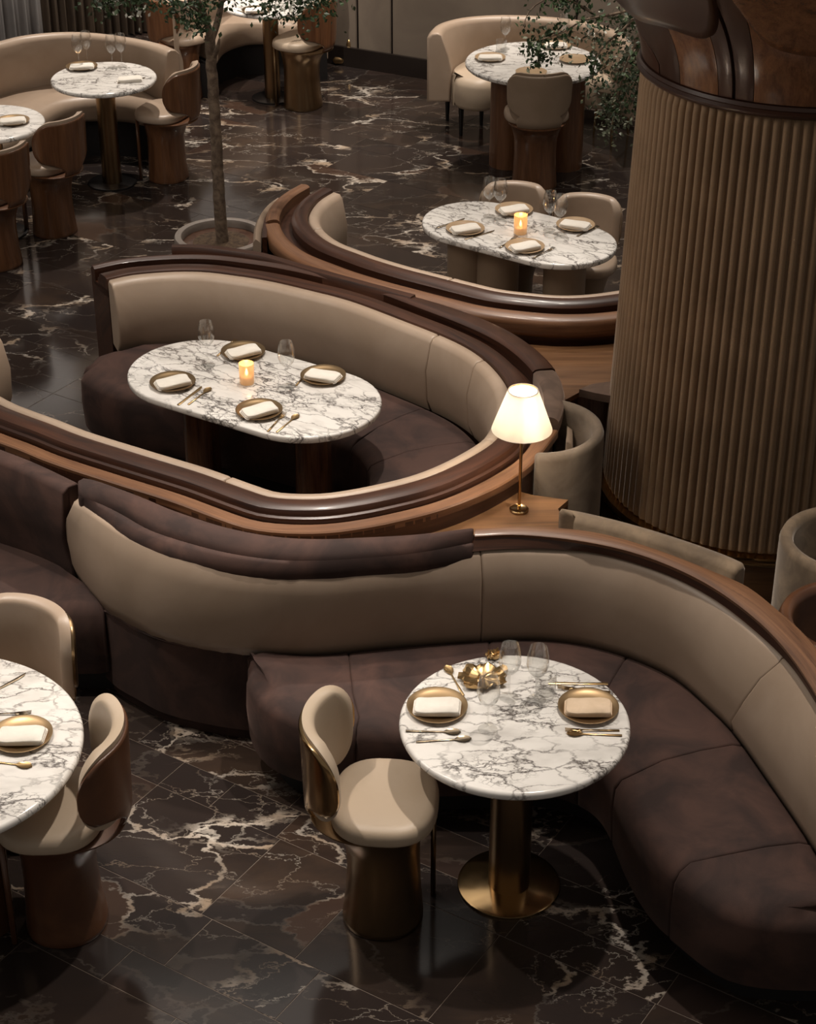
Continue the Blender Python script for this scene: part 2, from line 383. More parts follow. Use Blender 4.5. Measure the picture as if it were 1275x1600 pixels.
def glassm():
    t=NT('clear_glass'); t.t.nodes.remove(t.b)
    tr=t.n('ShaderNodeBsdfTransparent'); tr.inputs[0].default_value=(.985,.985,.98,1)
    gl=t.n('ShaderNodeBsdfGlossy'); gl.inputs['Roughness'].default_value=.03
    lw=t.n('ShaderNodeLayerWeight'); lw.inputs[0].default_value=.28
    mx=t.n('ShaderNodeMixShader'); t.l(t.math('ADD',t.math('MULTIPLY',t.math('POWER',lw.outputs['Facing'],1.5),.62),.05),mx.inputs[0])
    t.l(tr.outputs[0],mx.inputs[1]); t.l(gl.outputs[0],mx.inputs[2]); t.l(mx.outputs[0],t.out.inputs[0]); return t.m
M['glass']=glassm()
def ambm():
    t=NT('glowing_amber_glass'); t.set(Base_Color=(.62,.42,.24),Roughness=.2,Alpha=.6,Emission_Color=(1.,.55,.22),Emission_Strength=.22); return t.m  # weak emission imitates candle glow shining through the cup
M['amber']=ambm()
def emit(name,c,s):
    t=NT(name); t.set(Base_Color=(.8,.7,.5),Emission_Color=c,Emission_Strength=s); return t.m
M['flame']=emit('flame',(1,.66,.28),14.); M['bulb']=emit('bulb',(1,.8,.5),20.)
def shadem():
    t=NT('cream_lamp_shade'); t.t.nodes.remove(t.b)
    d=t.n('ShaderNodeBsdfDiffuse'); d.inputs[0].default_value=(.86,.82,.75,1)
    tl=t.n('ShaderNodeBsdfTranslucent'); tl.inputs[0].default_value=(.96,.93,.86,1)
    mx=t.n('ShaderNodeMixShader'); mx.inputs[0].default_value=.6
    t.l(d.outputs[0],mx.inputs[1]); t.l(tl.outputs[0],mx.inputs[2]); t.l(mx.outputs[0],t.out.inputs[0]); return t.m
M['shade']=shadem()
M['wax']=plain('candle_wax',(.7,.55,.35),.5)
# ------------------------------------------------------------------ floor of marble tiles
floor=empty('floor',(0,0,0),kind='structure')
me=box_mesh('floor_bed',14,16,.05,-.0515,0); fb=link('floor_bed',me,M['grout'],floor,smooth=False,loc=(0,10.5,0))
A0=math.radians(-57.4); E1=np.array([math.sin(A0),math.cos(A0)]); E2=np.array([math.cos(A0),-math.sin(A0)])
bs=[1.9,2.3,2.75,3.05,3.40,3.57,3.84,4.32,4.49,4.70]
rr=random.Random(3)
while bs[-1]<15.5: bs.append(bs[-1]+rr.choice([.45,.48,.30,.42,.22]))
def proj(X,Y,Z=0):
    d=Y*math.cos(PITCH)-(Z-CH)*math.sin(PITCH); up=Y*math.sin(PITCH)+(Z-CH)*math.cos(PITCH)
    return 637.5+F*X/d,800-F*up/d
tiles=[]; outer=[]
fixed={(3.57,3.84):[2.81,3.28,3.9],(3.84,4.32):[2.38,2.92,3.33,3.92],(4.32,4.49):[2.36,2.9,3.35,3.67,3.92],(4.04,4.32):[2.46]}
for bi in range(len(bs)-1):
    b0,b1=bs[bi],bs[bi+1]; a=-6+rr.random(); cuts=fixed.get((b0,b1),[])
    while a<12.5:
        ln=rr.choice([.62,.75,.9,.5,.68])
        a1=a+ln
        if cuts:
            nx=[c for c in cuts if c>a+.12]
            if nx and a1>nx[0]-.2: a1=nx[0]
        cor=[E1*p+E2*q for p,q in ((a,b0),(a1,b0),(a1,b1),(a,b1))]
        ctr=sum(cor)/4
        px=[proj(c[0],c[1]) for c in cor+[ctr]] if all(c[1]>1.5 for c in cor) else []
        if px and any(-40<x<1315 and -30<y<1640 for x,y in px): tiles.append((ctr,a1-a,b1-b0))
        elif abs(ctr[0])<6.7 and 2.7<ctr[1]<18.3: outer.append((ctr,a1-a,b1-b0))
        a=a1
tiles.sort(key=lambda t:t[0][1])
cache={}
for k,(c,la,lb) in enumerate(tiles):
    key=(round(la,2),round(lb,2))
    if k<300:
        if key not in cache:
            x,y=la/2-.0013,lb/2-.0013; bv=.0007
            V=[(-x,-y,-.012),(x,-y,-.012),(x,y,-.012),(-x,y,-.012),(-x,-y,-bv),(x,-y,-bv),(x,y,-bv),(-x,y,-bv),(-x+bv,-y+bv,0),(x-bv,-y+bv,0),(x-bv,y-bv,0),(-x+bv,y-bv,0)]
            Fc=[(0,1,5,4),(1,2,6,5),(2,3,7,6),(3,0,4,7),(4,5,9,8),(5,6,10,9),(6,7,11,10),(7,4,8,11),(8,9,10,11)]
            cache[key]=mesh('tile',V,Fc)
        link('tile',cache[key],M['floor'],floor,smooth=False,loc=(c[0],c[1],0),rz=math.atan2(E1[1],E1[0]))
rest=tiles[300:]+outer
if rest:
    V=[];Fc=[]
    for c,la,lb in rest:
        q=len(V)
        for s,t_ in ((-1,-1),(1,-1),(1,1),(-1,1)):
            p=c+E1*s*(la/2-.0013)+E2*t_*(lb/2-.0013); V.append((p[0],p[1],0))
        for s,t_ in ((-1,-1),(1,-1),(1,1),(-1,1)):
            p=c+E1*s*(la/2-.0013)+E2*t_*(lb/2-.0013); V.append((p[0],p[1],-.012))
        Fc+=[(q,q+1,q+2,q+3),(q,q+1,q+5,q+4),(q+1,q+2,q+6,q+5),(q+2,q+3,q+7,q+6),(q+3,q,q+4,q+7)]
    o=link('far_tiles',mesh('far_tiles',V,Fc),M['floor'],floor,smooth=False); o['kind']='stuff'
print('tiles',len(tiles))
# ------------------------------------------------------------------ far walls
pa=U(519,99,0); pb=U(696,128,0); d=(pb-pa)/np.linalg.norm(pb-pa); nn=np.array([d[1],-d[0]])  # nn points to the room
if nn[1]>0: nn=-nn
ang=math.atan2(d[1],d[0])
wl=empty('wall_back',(pa[0],pa[1],0),ang,kind='structure')
seams=[-.02,.22,.53,2.1,3.6,5.2]
for i in range(len(seams)-1):
    w0=seams[i]; w1=seams[i+1]
    o=link('wall_panel',box_mesh('wall_panel',w1-w0-.02,.06,3.6,0,.004),M['wallp'],wl,smooth=False,loc=((w0+w1)/2,.06,0))
    o=link('trim',box_mesh('trim',.022,.05,3.6,0,0),M['base'],wl,smooth=False,loc=(w1,.068,0))
bb=link('baseboard_back',box_mesh('baseboard_back',6.4,.03,.155,0,.003),M['base'],None,smooth=False,loc=tuple(pa+d*2.0+nn*.0)+(0,),rz=ang); bb['kind']='structure'
# side wall behind curtains, left
w2=link('wall_left',box_mesh('wall_left',7,.08,3.6,0,0),M['wallp'],None,smooth=False,loc=(-3.6,16.45,0)); w2['kind']='structure'
def curtain(name,x0,x1,y0,y1,mat,folds,label,amp=.05):
    n=folds*10; t=np.linspace(0,1,n); P=np.stack([x0+(x1-x0)*t,y0+(y1-y0)*t],1)
    ph=t*folds*2*PI+np.sin(t*9)*1.2
    dd=np.array([x1-x0,y1-y0]); dd/=np.linalg.norm(dd); nv=np.array([-dd[1],dd[0]])
    L=P+nv[None]*(amp*np.sin(ph)+amp*.3*np.sin(ph*2.3+1))[:,None]
    V=[];Fc=[]
    for j,z in enumerate((.02,1.2,2.4,3.4)):
        for p in L: V.append((p[0],p[1],z))
    for j,z in enumerate((.02,1.2,2.4,3.4)):
        for p in L: V.append((p[0]+nv[0]*.012,p[1]+nv[1]*.012,z))
    m=n
    for j in range(3):
        for i in range(n-1):
            Fc.append((j*m+i,j*m+i+1,(j+1)*m+i+1,(j+1)*m+i)); q=4*m
            Fc.append((q+j*m+i,q+(j+1)*m+i,q+(j+1)*m+i+1,q+j*m+i+1))
    for i in range(n-1): Fc.append((i,i+1,4*m+i+1,4*m+i)); Fc.append((3*m+i,3*m+i+1,7*m+i+1,7*m+i))
    for j in range(3): Fc.append((j*m,(j+1)*m,(4+j+1)*m,(4+j)*m)); Fc.append((j*m+n-1,(j+1)*m+n-1,(5+j)*m+n-1,(4+j)*m+n-1))
    o=link(name,mesh(name,V,Fc),mat); return tag(o,label,'curtain')
curtain('sheer_curtain',-5.0,-3.0,14.3,15.35,M['sheer'],22,'pale grey sheer curtain behind the long tan sofa at the far left',.04)
curtain('pleated_drape',-3.0,-2.05,15.35,15.85,M['drape'],15,'taupe pleated drape hanging beside the sheer curtain',.04)
curtain('pleated_drape',-2.03,-1.3,15.86,16.2,M['sheer'],9,'greyish pleated drape right of the taupe one, behind the walnut chair',.035)

# ================================================================== FOREGROUND BANQUETTE
N=90
T1=line([(113,782),(122,786),(157,810),(196,835),(235,852),(275,866),(353,881),(431,890),(500,889),(620,880),(742,864),(800,860),(860,861),(925,866),(990,882),(1055,906),(1120,942),(1185,994),(1234,1043),(1275,1105),(1310,1175),(1332,1238)],.84,N)
J1=line([(110,868),(125,900),(165,945),(205,968),(250,990),(330,1008),(400,1016),(500,1017),(620,1005),(745,996),(850,993),(950,1010),(1050,1050),(1110,1100),(1150,1140),(1200,1210),(1275,1320),(1330,1420)],.45,N)
bq=empty('curved_banquette',tuple(J1[45])+(0,),0,'long serpentine banquette in the foreground, beige leather back over brown velvet seat','banquette')
def rel(o,root):
    o.matrix_parent_inverse=Matrix.Translation(-Vector(root.location)); return o
def S(root,*a,**k): return rel(sweep(*a,parent=root,**k),root)
def frac(L,px,z):
    p=U(px[0],px[1],z); return float(np.argmin(np.linalg.norm(L-p,axis=1)))/(len(L)-1)
def back_panels(root,T,J,zt,zj,cuts,mat,bulge=.03,thick=.1,side=1,label=None,endr=.02):
    """cuts: list of (tT,tJ)"""
    for (a,b),(c,d_) in zip(cuts[:-1],cuts[1:]):
        n=max(8,int(60*(c-a)))
        t=sub(T,a,c,n); j=sub(J,b,d_,n); m1=(t*.35+j*.65); m2=(t*.7+j*.3); s=side
        h=zt-zj
        pr=[(t,thick*s,zt-.02),(t,thick*.8*s,zt-.004),(t,.03*s,zt),(t,.008*s,zt-.006),(t,-.004*s,zt-.022),(m2,-bulge*.85*s,zj+h*.72),(m1,-bulge*s,zj+h*.38),(j,-bulge*.5*s,zj+.03),(j,0,zj-.03),(j,thick*.9*s,zj-.05)]
        S(root,'back_panel',pr,mat,endr=endr,sharp=80)
fT=lambda px:frac(T1,px,.84); fJ=lambda px:frac(J1,px,.45)
back_panels(bq,T1,J1,.84,.45,[(0,0),(fT((745,863)),fJ((752,995))),(fT((1222,1030)),fJ((1150,1140))),(1,1)],M['leather'],thick=.085,endr=.012)
# plinth wall behind and below the back
S(bq,'plinth',[(J1,-.005,.06),(J1,.0,.46),(J1,.10,.46),(T1,.12,.80),(T1,.16,.80),(T1,.16,.0),(J1,.02,.0),(J1,.02,.06)],M['velvet'])
sec=lambda L,a,b:sub(L,a,b,60)
# brown low skirt below the beige back (no seat in front there)
Sk=line([(168,1032),(190,1055),(225,1077),(300,1100),(350,1109),(400,1114)],.10,30); Jk=line([(164,944),(205,968),(250,990),(330,1008),(400,1016)],.44,30)
S(bq,'skirt_panel',[(Sk,.0,.10),(Sk,-.008,.2),(Sk,-.004,.36),(Jk,-.015,.42),(Jk,.0,.43),(Jk,.06,.43),(Sk,.12,.10)],M['velvet'],endr=.02,sharp=80)
S(bq,'kick_base',[(Sk,.05,0),(Sk,.05,.10),(Sk,.12,.10),(Sk,.12,.0)],M['kick'])
# seat front line, traced along the underside of the cushions
F1=line([(389,1128),(394,1162),(410,1192),(440,1215),(500,1234),(580,1246),(681,1250),(760,1247),(835,1245),(901,1263),(945,1298),(980,1380),(1016,1440),(1060,1484),(1120,1530),(1180,1549),(1275,1554),(1340,1550)],.12,100)
Js=sub(J1,fJ((392,1016)),1,100)
gF=lambda px:frac(F1,px,.44); gJ=lambda px:frac(Js,px,.45)
def cushions(root,Fl,Jl,cuts,mat,zt=.445,zb=.12,r=.05,endr=.012,crown=.02,side=1,endr0=None):
    out=[]
    for ci,((a,b),(c,d_)) in enumerate(zip(cuts[:-1],cuts[1:])):
        n=max(14,int(60*(c-a)))
        f=sub(Fl,a,c,n); j=sub(Jl,b,d_,n); s=side
        q=lambda t:f*(1-t)+j*t
        pr=[(f,.02*s,zb),(f,-.004*s,zb+.02),(f,-.012*s,(zb+zt)/2),(f,-.006*s,zt-r),(f,.012*s*r/.05,zt-r*.35),(f,.05*s*r/.05,zt),(q(.35),0,zt+crown),(q(.65),0,zt+crown),(q(.9),0,zt+.008),(j,-.012*s,zt-.01),(j,.01*s,zt-.06),(j,.01*s,zb)]
        out.append(S(root,'seat_cushion',pr,mat,endr=((endr0 or endr) if ci==0 else endr,endr),sharp=80))
    return out
cs=[(0,0),(.235,gJ((540,1018))),(gF((770,1170)),gJ((760,996))),(gF((885,1180)),gJ((975,1028))),(gF((945,1213)),gJ((1150,1160))),(gF((1025,1375)),gJ((1262,1315))),(1,1)]
cs=[cs[0],cs[1],(max(cs[2][0],.38),cs[2][1]),(max(cs[3][0],.45),cs[3][1]),cs[4],cs[5],cs[6]]
print('cuts',cs)
cushions(bq,F1,Js,cs,M['velvet'],r=.06,endr0=.05)
S(bq,'kick_base',[(F1,.09,0),(F1,.09,.12),(F1,.3,.12),(F1,.3,0)],M['kick'])
# top rail (walnut with velvet pad look), right part
Rb=line([(742,825),(801,821),(870,823),(930,830),(990,845),(1055,867),(1120,893),(1172,916),(1218,952),(1251,981),(1275,1007),(1310,1052),(1345,1120)],.90,60)
Rf=line([(742,836),(801,833),(870,838),(930,847),(990,861),(1055,885),(1120,919),(1185,968),(1234,1020),(1275,1082),(1305,1140),(1330,1205)],.90,60)
Tr=sub(T1,fT((742,864)),1,60)
S(bq,'top_rail',[(Rb,.0,.86),(Rb,.0,.89),(Rb,-.012,.902),(Rf,.012,.902),(Rf,0,.893),(Rf,.004,.878),(Rb,-.0,.86)],M['wood_mid'],sharp=40)
S(bq,'rail_face',[(Rf,.006,.885),(Rf,.004,.88),(Tr,.004,.845),(Tr,.05,.835),(Rb,-.004,.80),(Rb,-.004,.88)],M['wood'],sharp=40)
# two velvet rolls, left part
R1u=line([(122,749),(137,745),(196,764),(235,778),(275,795),(353,821),(431,836),(500,840),(560,838),(650,834),(740,825)],.90,60)
R1l=line([(122,772),(157,780),(196,797),(235,819),(275,833),(353,855),(431,867),(500,869),(560,866),(650,858),(740,840)],.885,60)
R2l=line([(122,781),(157,806),(196,833),(235,851),(275,865),(353,881),(431,890),(500,889),(560,885),(650,877),(740,863)],.845,60)
def roll(root,name,A,B,za,zb,bul,mat,down=.1):
    q=lambda t:A*(1-t)+B*t
    S(root,name,[(A,0,za-down),(A,0,za-.03),(q(.06),0,za-.002),(q(.2),0,za+bul*.75),(q(.42),0,za+bul),(q(.65),0,(za+zb)/2+bul*.9),(q(.86),0,zb+bul*.45),(q(.97),0,zb-.008),(B,0,zb-.035),(B,.01,zb-down*.6)],mat,endr=.012,sharp=80)
roll(bq,'velvet_roll',R1u,R1l,.89,.875,.022,M['velvet'],.16)
R1m=R1l*.97+R2l*.03
roll(bq,'velvet_roll',R1m,R2l,.855,.838,.018,M['velvet'],.12)

# left brown velvet sofa
Lt=line([(-60,676),(0,696),(60,719),(128,751)],.88,24); Lj=line([(-60,822),(0,842),(60,862),(112,886)],.45,24)
Lf=line([(-60,948),(0,949),(80,947),(150,946),(166,946)],.45,24)
ls=empty('velvet_sofa',tuple(Lj[12])+(0,),0,'dark brown velvet sofa at the left edge, next to the beige serpentine back','sofa')
S(ls,'backrest',[(Lt,.0,.0),(Lt,.0,.85),(Lt,-.02,.875),(Lt,-.07,.88),(Lt,-.10,.86),(Lj,-.03,.6),(Lj,-.01,.45),(Lj,.0,.2),(Lj,.0,.0)],M['velvet'],endr=.015,sharp=80)
S(ls,'seat_cushion',[(Lf,-.01,.12),(Lf,-.02,.3),(Lf,-.01,.40),(Lf,.03,.445),(Lf*.5+Lj*.5,0,.46),(Lj,-.02,.445),(Lj,-.005,.40),(Lj,-.005,.12)],M['velvet'],endr=.03,sharp=80)
S(ls,'kick_base',[(Lf,.05,0),(Lf,.05,.12),(Lf,.3,.12),(Lf,.3,0)],M['kick'])

# ================================================================== MIDDLE BOOTH (capsule)
T2p=[(167,437),(202,429),(242,425),(283,423),(324,424),(365,429),(406,435),(446,443),(487,453),(528,463),(569,476),(629,499),(688,522),(732,543),(762,564),(784,587),(796,608),(799,630),(795,655),(774,688),(739,712),(698,733),(663,747),(629,757),(594,765),(560,772),(500,780),(431,778),(392,767),(353,753),(314,739),(275,727),(235,715),(196,703),(157,691),(118,678),(78,662),(39,648),(0,632),(-40,606),(-62,575),(-50,545),(-15,520)]
T2=line(T2p,.80,170)
g2=lambda px:frac(T2,px,.80)
mb=empty('capsule_booth',(-.6,8.9,0),0,'capsule-shaped booth in the middle, beige leather inside, dark walnut double rail outside','booth')
# beige inner back in panels
cut2=[0,g2((688,522)),g2((762,564)),g2((774,688)),g2((353,753)),1]
def inner_back(root,T,cuts,zt,zj,mat,sd=1,b=.05,endr=.012):
    for a,c in zip(cuts[:-1],cuts[1:]):
        t=sub(T,a,c,max(10,int(150*(c-a)))); s=sd
        S(root,'back_panel',[(t,-.002*s,zj),(t,-.002*s,zt-.015),(t,-.012*s,zt),(t,-.05*s,zt-.004),(t,-.068*s,zt-.03),(t,-(.05+b)*s,zj+(zt-zj)*.55),(t,-(.04+b)*s,zj+.04),(t,-.06*s,zj-.03)],mat,endr=endr,sharp=80)
inner_back(mb,T2,cut2,.80,.44,M['leather'])
S(mb,'wall_core',[(T2,.0,0),(T2,.0,.74),(T2,.19,.74),(T2,.19,0)],M['wood'])
S(mb,'inner_rail',[(T2,.0,.70),(T2,.0,.792),(T2,.004,.802),(T2,.02,.808),(T2,.075,.806),(T2,.088,.800),(T2,.094,.790),(T2,.098,.776),(T2,.112,.772),(T2,.115,.76),(T2,.112,.70)],M['wood'],sharp=30)
S(mb,'rail_channel',[(T2,.09,.72),(T2,.09,.735),(T2,.16,.735),(T2,.16,.72)],M['wood'])
gA,gB=g2((740,548)),g2((764,694))
gC=g2((784,587))
OUT2=np.vstack([line([(153,427),(202,417),(242,411),(304,408),(365,410),(406,413),(446,420),(494,430),(560,445),(629,458),(732,489),(801,520),(836,545),(864,570),(880,597),(883,633),(872,664),(856,690)],.80,160),line([(853,694),(836,718),(801,747),(767,766),(698,789),(629,807),(560,822),(500,827),(470,825),(392,811),(314,791),(235,766),(157,734),(78,705),(0,678),(-40,660)],.76,160)])
D2=np.array([np.min(np.linalg.norm(OUT2-p,axis=1)) for p in T2]); D2[-22:]=D2[-23]; D2=np.clip(D2,.19,.30)
for _ in range(12): D2=np.r_[D2[:1],(D2[:-2]+D2[1:-1]*2+D2[2:])/4,D2[-1:]]
print('D2',D2[::12].round(3))
def flat_ledge(root,T,a,b,mat,name='outer_ledge'):
    nn_=max(10,int(170*(b-a))); t=sub(T,a,b,nn_); o1=subv(D2,a,b,nn_)
    S(root,name,[(t,.125,.64),(t,.125,.752),(t,.130,.758),(t,o1-.006,.758),(t,o1,.752),(t,o1,.722),(t,o1-.006,.716),(t,o1-.03,.714),(t,o1-.03,.64)],mat,sharp=30)
def subv(v,a,b,n):
    t=np.linspace(a,b,n)*(len(v)-1); return np.interp(t,np.arange(len(v)),v)
def ledge(root,T,a,b,mat,o0=.145,o1=.27,zt=.80,sd=1,name='outer_rail'):
    nn_=max(10,int(170*(b-a))); t=sub(T,a,b,nn_); s=sd
    if T is T2: o1=subv(D2,a,b,nn_)
    S(root,name,[(t,o0*s,.70),(t,o0*s,zt-.006),(t,(o0+.012)*s,zt+.004),(t,(o0+.03)*s,zt+.006),(t,(o1-.022)*s,zt+.002),(t,(o1-.006)*s,zt-.008),(t,o1*s,zt-.025),(t,(o1-.004)*s,zt-.07),(t,(o1-.03)*s,zt-.10),(t,(o0+.02)*s,zt-.10)],mat,sharp=45)
    return t
ledge(mb,T2,0,gC,M['wood'],zt=.81); ledge(mb,T2,gC,g2((797,650)),M['velvet2'],zt=.805); flat_ledge(mb,T2,g2((797,650)),1,M['wood_mid'])  # darker wood on the back arm paints in the dark it reflects
tq=sub(T2,g2((700,528)),g2((797,650)),50)
S(mb,'outer_skirt',[(tq,.245,.05),(tq,.285,.2),(tq,.29,.5),(tq,.275,.69),(tq,.25,.70)],M['leather'],endr=.01,sharp=80)
# seat of the middle booth
J2=off(sub(T2,0.005,g2((450,779)),100),-.09)
F2=line([(122,568),(135,590),(180,610),(250,624),(330,640),(420,662),(500,682),(540,690),(560,702),(575,722),(580,745),(562,768),(520,786),(450,800)],.445,100)
f2=lambda px:frac(F2,px,.445); j2=lambda px:frac(J2,px,.45)
c2=[(0,0),(.30,.33),(f2((520,686)),j2((600,606))),(f2((560,705)),j2((668,640))),(f2((583,722)),j2((738,690))),(1,1)]
c2=[(0,0),(.33,.36),(f2((557,692)),j2((666,638))),(f2((579,722)),j2((738,692))),(1,1)]
print('c2',c2)
cushions(mb,F2,J2,c2,M['velvet'],r=.05,endr=.006,endr0=.06)
S(mb,'kick_base',[(F2,.09,0),(F2,.09,.12),(J2,-.06,.12),(J2,-.06,0)],M['kick'])
# outer board behind the back arm, beside the planter
B2=line([(268,388),(300,388),(340,391),(400,400),(446,413),(528,436),(590,453),(640,466)],.82,30)
ob=S(None,'curved_back_board',[(B2,0,0),(B2,-.003,.80),(B2,.01,.822),(B2,.05,.822),(B2,.06,.80),(B2,.06,0)],M['wood']) if False else sweep('curved_back_board',[(B2,0,0),(B2,-.003,.80),(B2,.01,.822),(B2,.05,.822),(B2,.06,.80),(B2,.06,0)],M['wood'],sharp=40)
tag(ob,'low dark walnut board curving in front of the planter, behind the capsule booth','partition')

# ================================================================== THIRD BOOTH (behind)
T3p=[(520,299),(500,311),(487,324),(481,338),(484,351),(497,367),(521,383),(560,398),(588,408),(635,422),(682,434),(729,446),(776,457),(824,463),(871,467),(918,466),(967,460),(1010,452)]
T3=line(T3p,.80,90)
tb=empty('far_booth_wall',(.2,9.6,0),0,'curved walnut double-rail wall of the booth behind, left of the ribbed column','booth')
inner_back(tb,T3,[0,.22,.6,1],.80,.40,M['leather'],sd=-1)
S(tb,'wall_core',[(T3,-.0,0),(T3,-.0,.74),(T3,-.21,.74),(T3,-.21,0)],M['wood'])
S(tb,'inner_rail',[(T3,-.0,.70),(T3,.0,.795),(T3,-.005,.806),(T3,-.02,.814),(T3,-.06,.812),(T3,-.08,.804),(T3,-.092,.79),(T3,-.09,.77),(T3,-.08,.70)],M['wood'],sharp=35)
S(tb,'rail_channel',[(T3,-.08,.72),(T3,-.08,.73),(T3,-.16,.73),(T3,-.16,.72)],M['wood'])
g3=frac(T3,(478,345),.8)
ledge(tb,T3,0,g3,M['wood_mid'],o0=.155,o1=.235,zt=.80,sd=-1); ledge(tb,T3,g3+.004,1,M['wood_mid'],o0=.155,o1=.25,zt=.79,sd=-1)
# small tan backrest seen beyond the planter
B3=line([(431,308),(417,318),(405,332),(397,352),(395,374)],.78,20)
o=empty('slim_backrest',(B3[10][0],B3[10][1],0),0,'slim tan leather backrest between the planter and the far booth wall','backrest')
S(o,'pad',[(B3,0,.0),(B3,-.01,.5),(B3,0,.76),(B3,.015,.78),(B3,.04,.76),(B3,.05,0)],M['leather'],sharp=80)
S(o,'wood_edge',[(B3,.05,.0),(B3,.05,.79),(B3,.075,.79),(B3,.075,0)],M['wood'])
# shelf between far booth and middle booth
o3=off(T3,-.25); o2=T2+normals(T2)*(D2-.055)[:,None]
i0=int(g2((480,452))*169); i1=int(g2((793,600))*169)
i3=int(frac(T3,(560,398),.8)*89)
poly=[o3[i] for i in range(i3,90,3)]+[U(1015,560,.66),U(985,613,.66),U(905,613,.66)]+[o2[i] for i in range(i1,i0,-3)]
sh=empty('walnut_shelf',(poly[0][0],poly[0][1],0),0,'low walnut shelf between the far booth wall and the capsule booth, beside the column','shelf')
rel(poly_slab('shelf_top',poly,.635,.66,M['wood_mido'],sh),sh)
cc=np.mean(poly,0); rel(poly_slab('shelf_body',poly,.0,.635,M['woodo'],sh),sh)
pd=poly_slab('velvet_pad',[U(905,608,.70),U(925,600,.70),U(960,595,.70),U(1000,600,.70),U(990,625,.70),U(930,614,.70)],.662,.70,M['velvet2']); tag(pd,'brown velvet pad lying on the walnut shelf, against the column','cushion')
# lamp shelf between middle booth and foreground banquette
i0=int(np.argmin(np.linalg.norm(o2-U(803,742,.72),axis=1))); i1=int(g2((300,735))*169)
back=[off(R1u,.03)[i] for i in range(8,60,4)]+[off(Rb,.03)[i] for i in range(2,16,2)]
poly=[o2[i] for i in range(i1,i0,-1)]+[U(806,766,.66),U(829,773,.66),U(888,781,.66),U(872,795,.66)]+[b for b in back[::-1]]
lsf=empty('lamp_shelf',(poly[0][0],poly[0][1],0),0,'walnut shelf that carries the table lamp, between capsule booth and serpentine banquette','shelf')
rel(poly_slab('shelf_top',poly,.635,.66,M['wood_mido'],lsf),lsf)
cc=np.mean(poly,0); rel(poly_slab('shelf_body',poly,.0,.635,M['woodo'],lsf),lsf)
# low tan backrest behind the rail at right
G=line([(877,797),(890,794),(958,809),(1023,827),(1088,848),(1137,866),(1168,880)],.88,40)
o=empty('low_backrest',(G[20][0],G[20][1],0),0,'low tan velvet backrest with rounded end behind the serpentine rail, below the column','backrest')
S(o,'pad',[(G,0,.1),(G,0,.86),(G,-.012,.88),(G,-.06,.882),(G,-.085,.865),(G,-.09,.1)],M['tan'],endr=.02,sharp=80)

# ================================================================== COLUMN
CX,CY=1.627,7.68
colu=empty('ribbed_column',(CX,CY,0),0,'large round column wrapped in ribbed tan velvet with a carved walnut capital','column')
link('plinth',lathe_mesh('plinth',[(0,0),(.70,0),(.705,.02),(.705,.24),(.69,.25),(0,.25)],64),M['wood_mido'],colu)
link('brass_ring',lathe_mesh('brass_ring',[(.68,.245),(.738,.245),(.745,.26),(.738,.285),(.68,.285)],96),M['brass'],colu)
link('core',lathe_mesh('core',[(.0,.28),(.69,.28),(.632,2.24),(0,2.24)],64),M['flute'],colu)
NF=104; Rb_,Rt_=.69,.632
def flute():
    V=[];Fc=[];m=9
    zs=[(.285,.35),(.292,.75),(.31,1),(2.19,1),(2.225,.8),(2.24,.3)]
    for z,f in zs:
        R=Rb_+(Rt_-Rb_)*(z-.285)/1.955; hw=R*PI/NF*.88
        for k in range(m):
            a=PI*k/(m-1); V.append((R-.008+.030*f*math.sin(a),hw*math.cos(a)*-1,z))
    for i in range(len(zs)-1):
        for k in range(m-1): Fc.append((i*m+k,i*m+k+1,(i+1)*m+k+1,(i+1)*m+k))
    return mesh('rib',V,Fc,fix=False)
fm=flute()
for k in range(NF): link('rib',fm,M['flute'],colu,rz=2*PI*k/NF)
link('walnut_ring',lathe_mesh('walnut_ring',[(.60,2.238),(.662,2.238),(.672,2.246),(.674,2.256),(.667,2.263),(.664,2.266),(.667,2.272),(.662,2.286),(.60,2.29)],96),M['wood'],colu)
def capR(z):
    t=max((z-2.28),0); return .645+.06*t+1.2*t*t
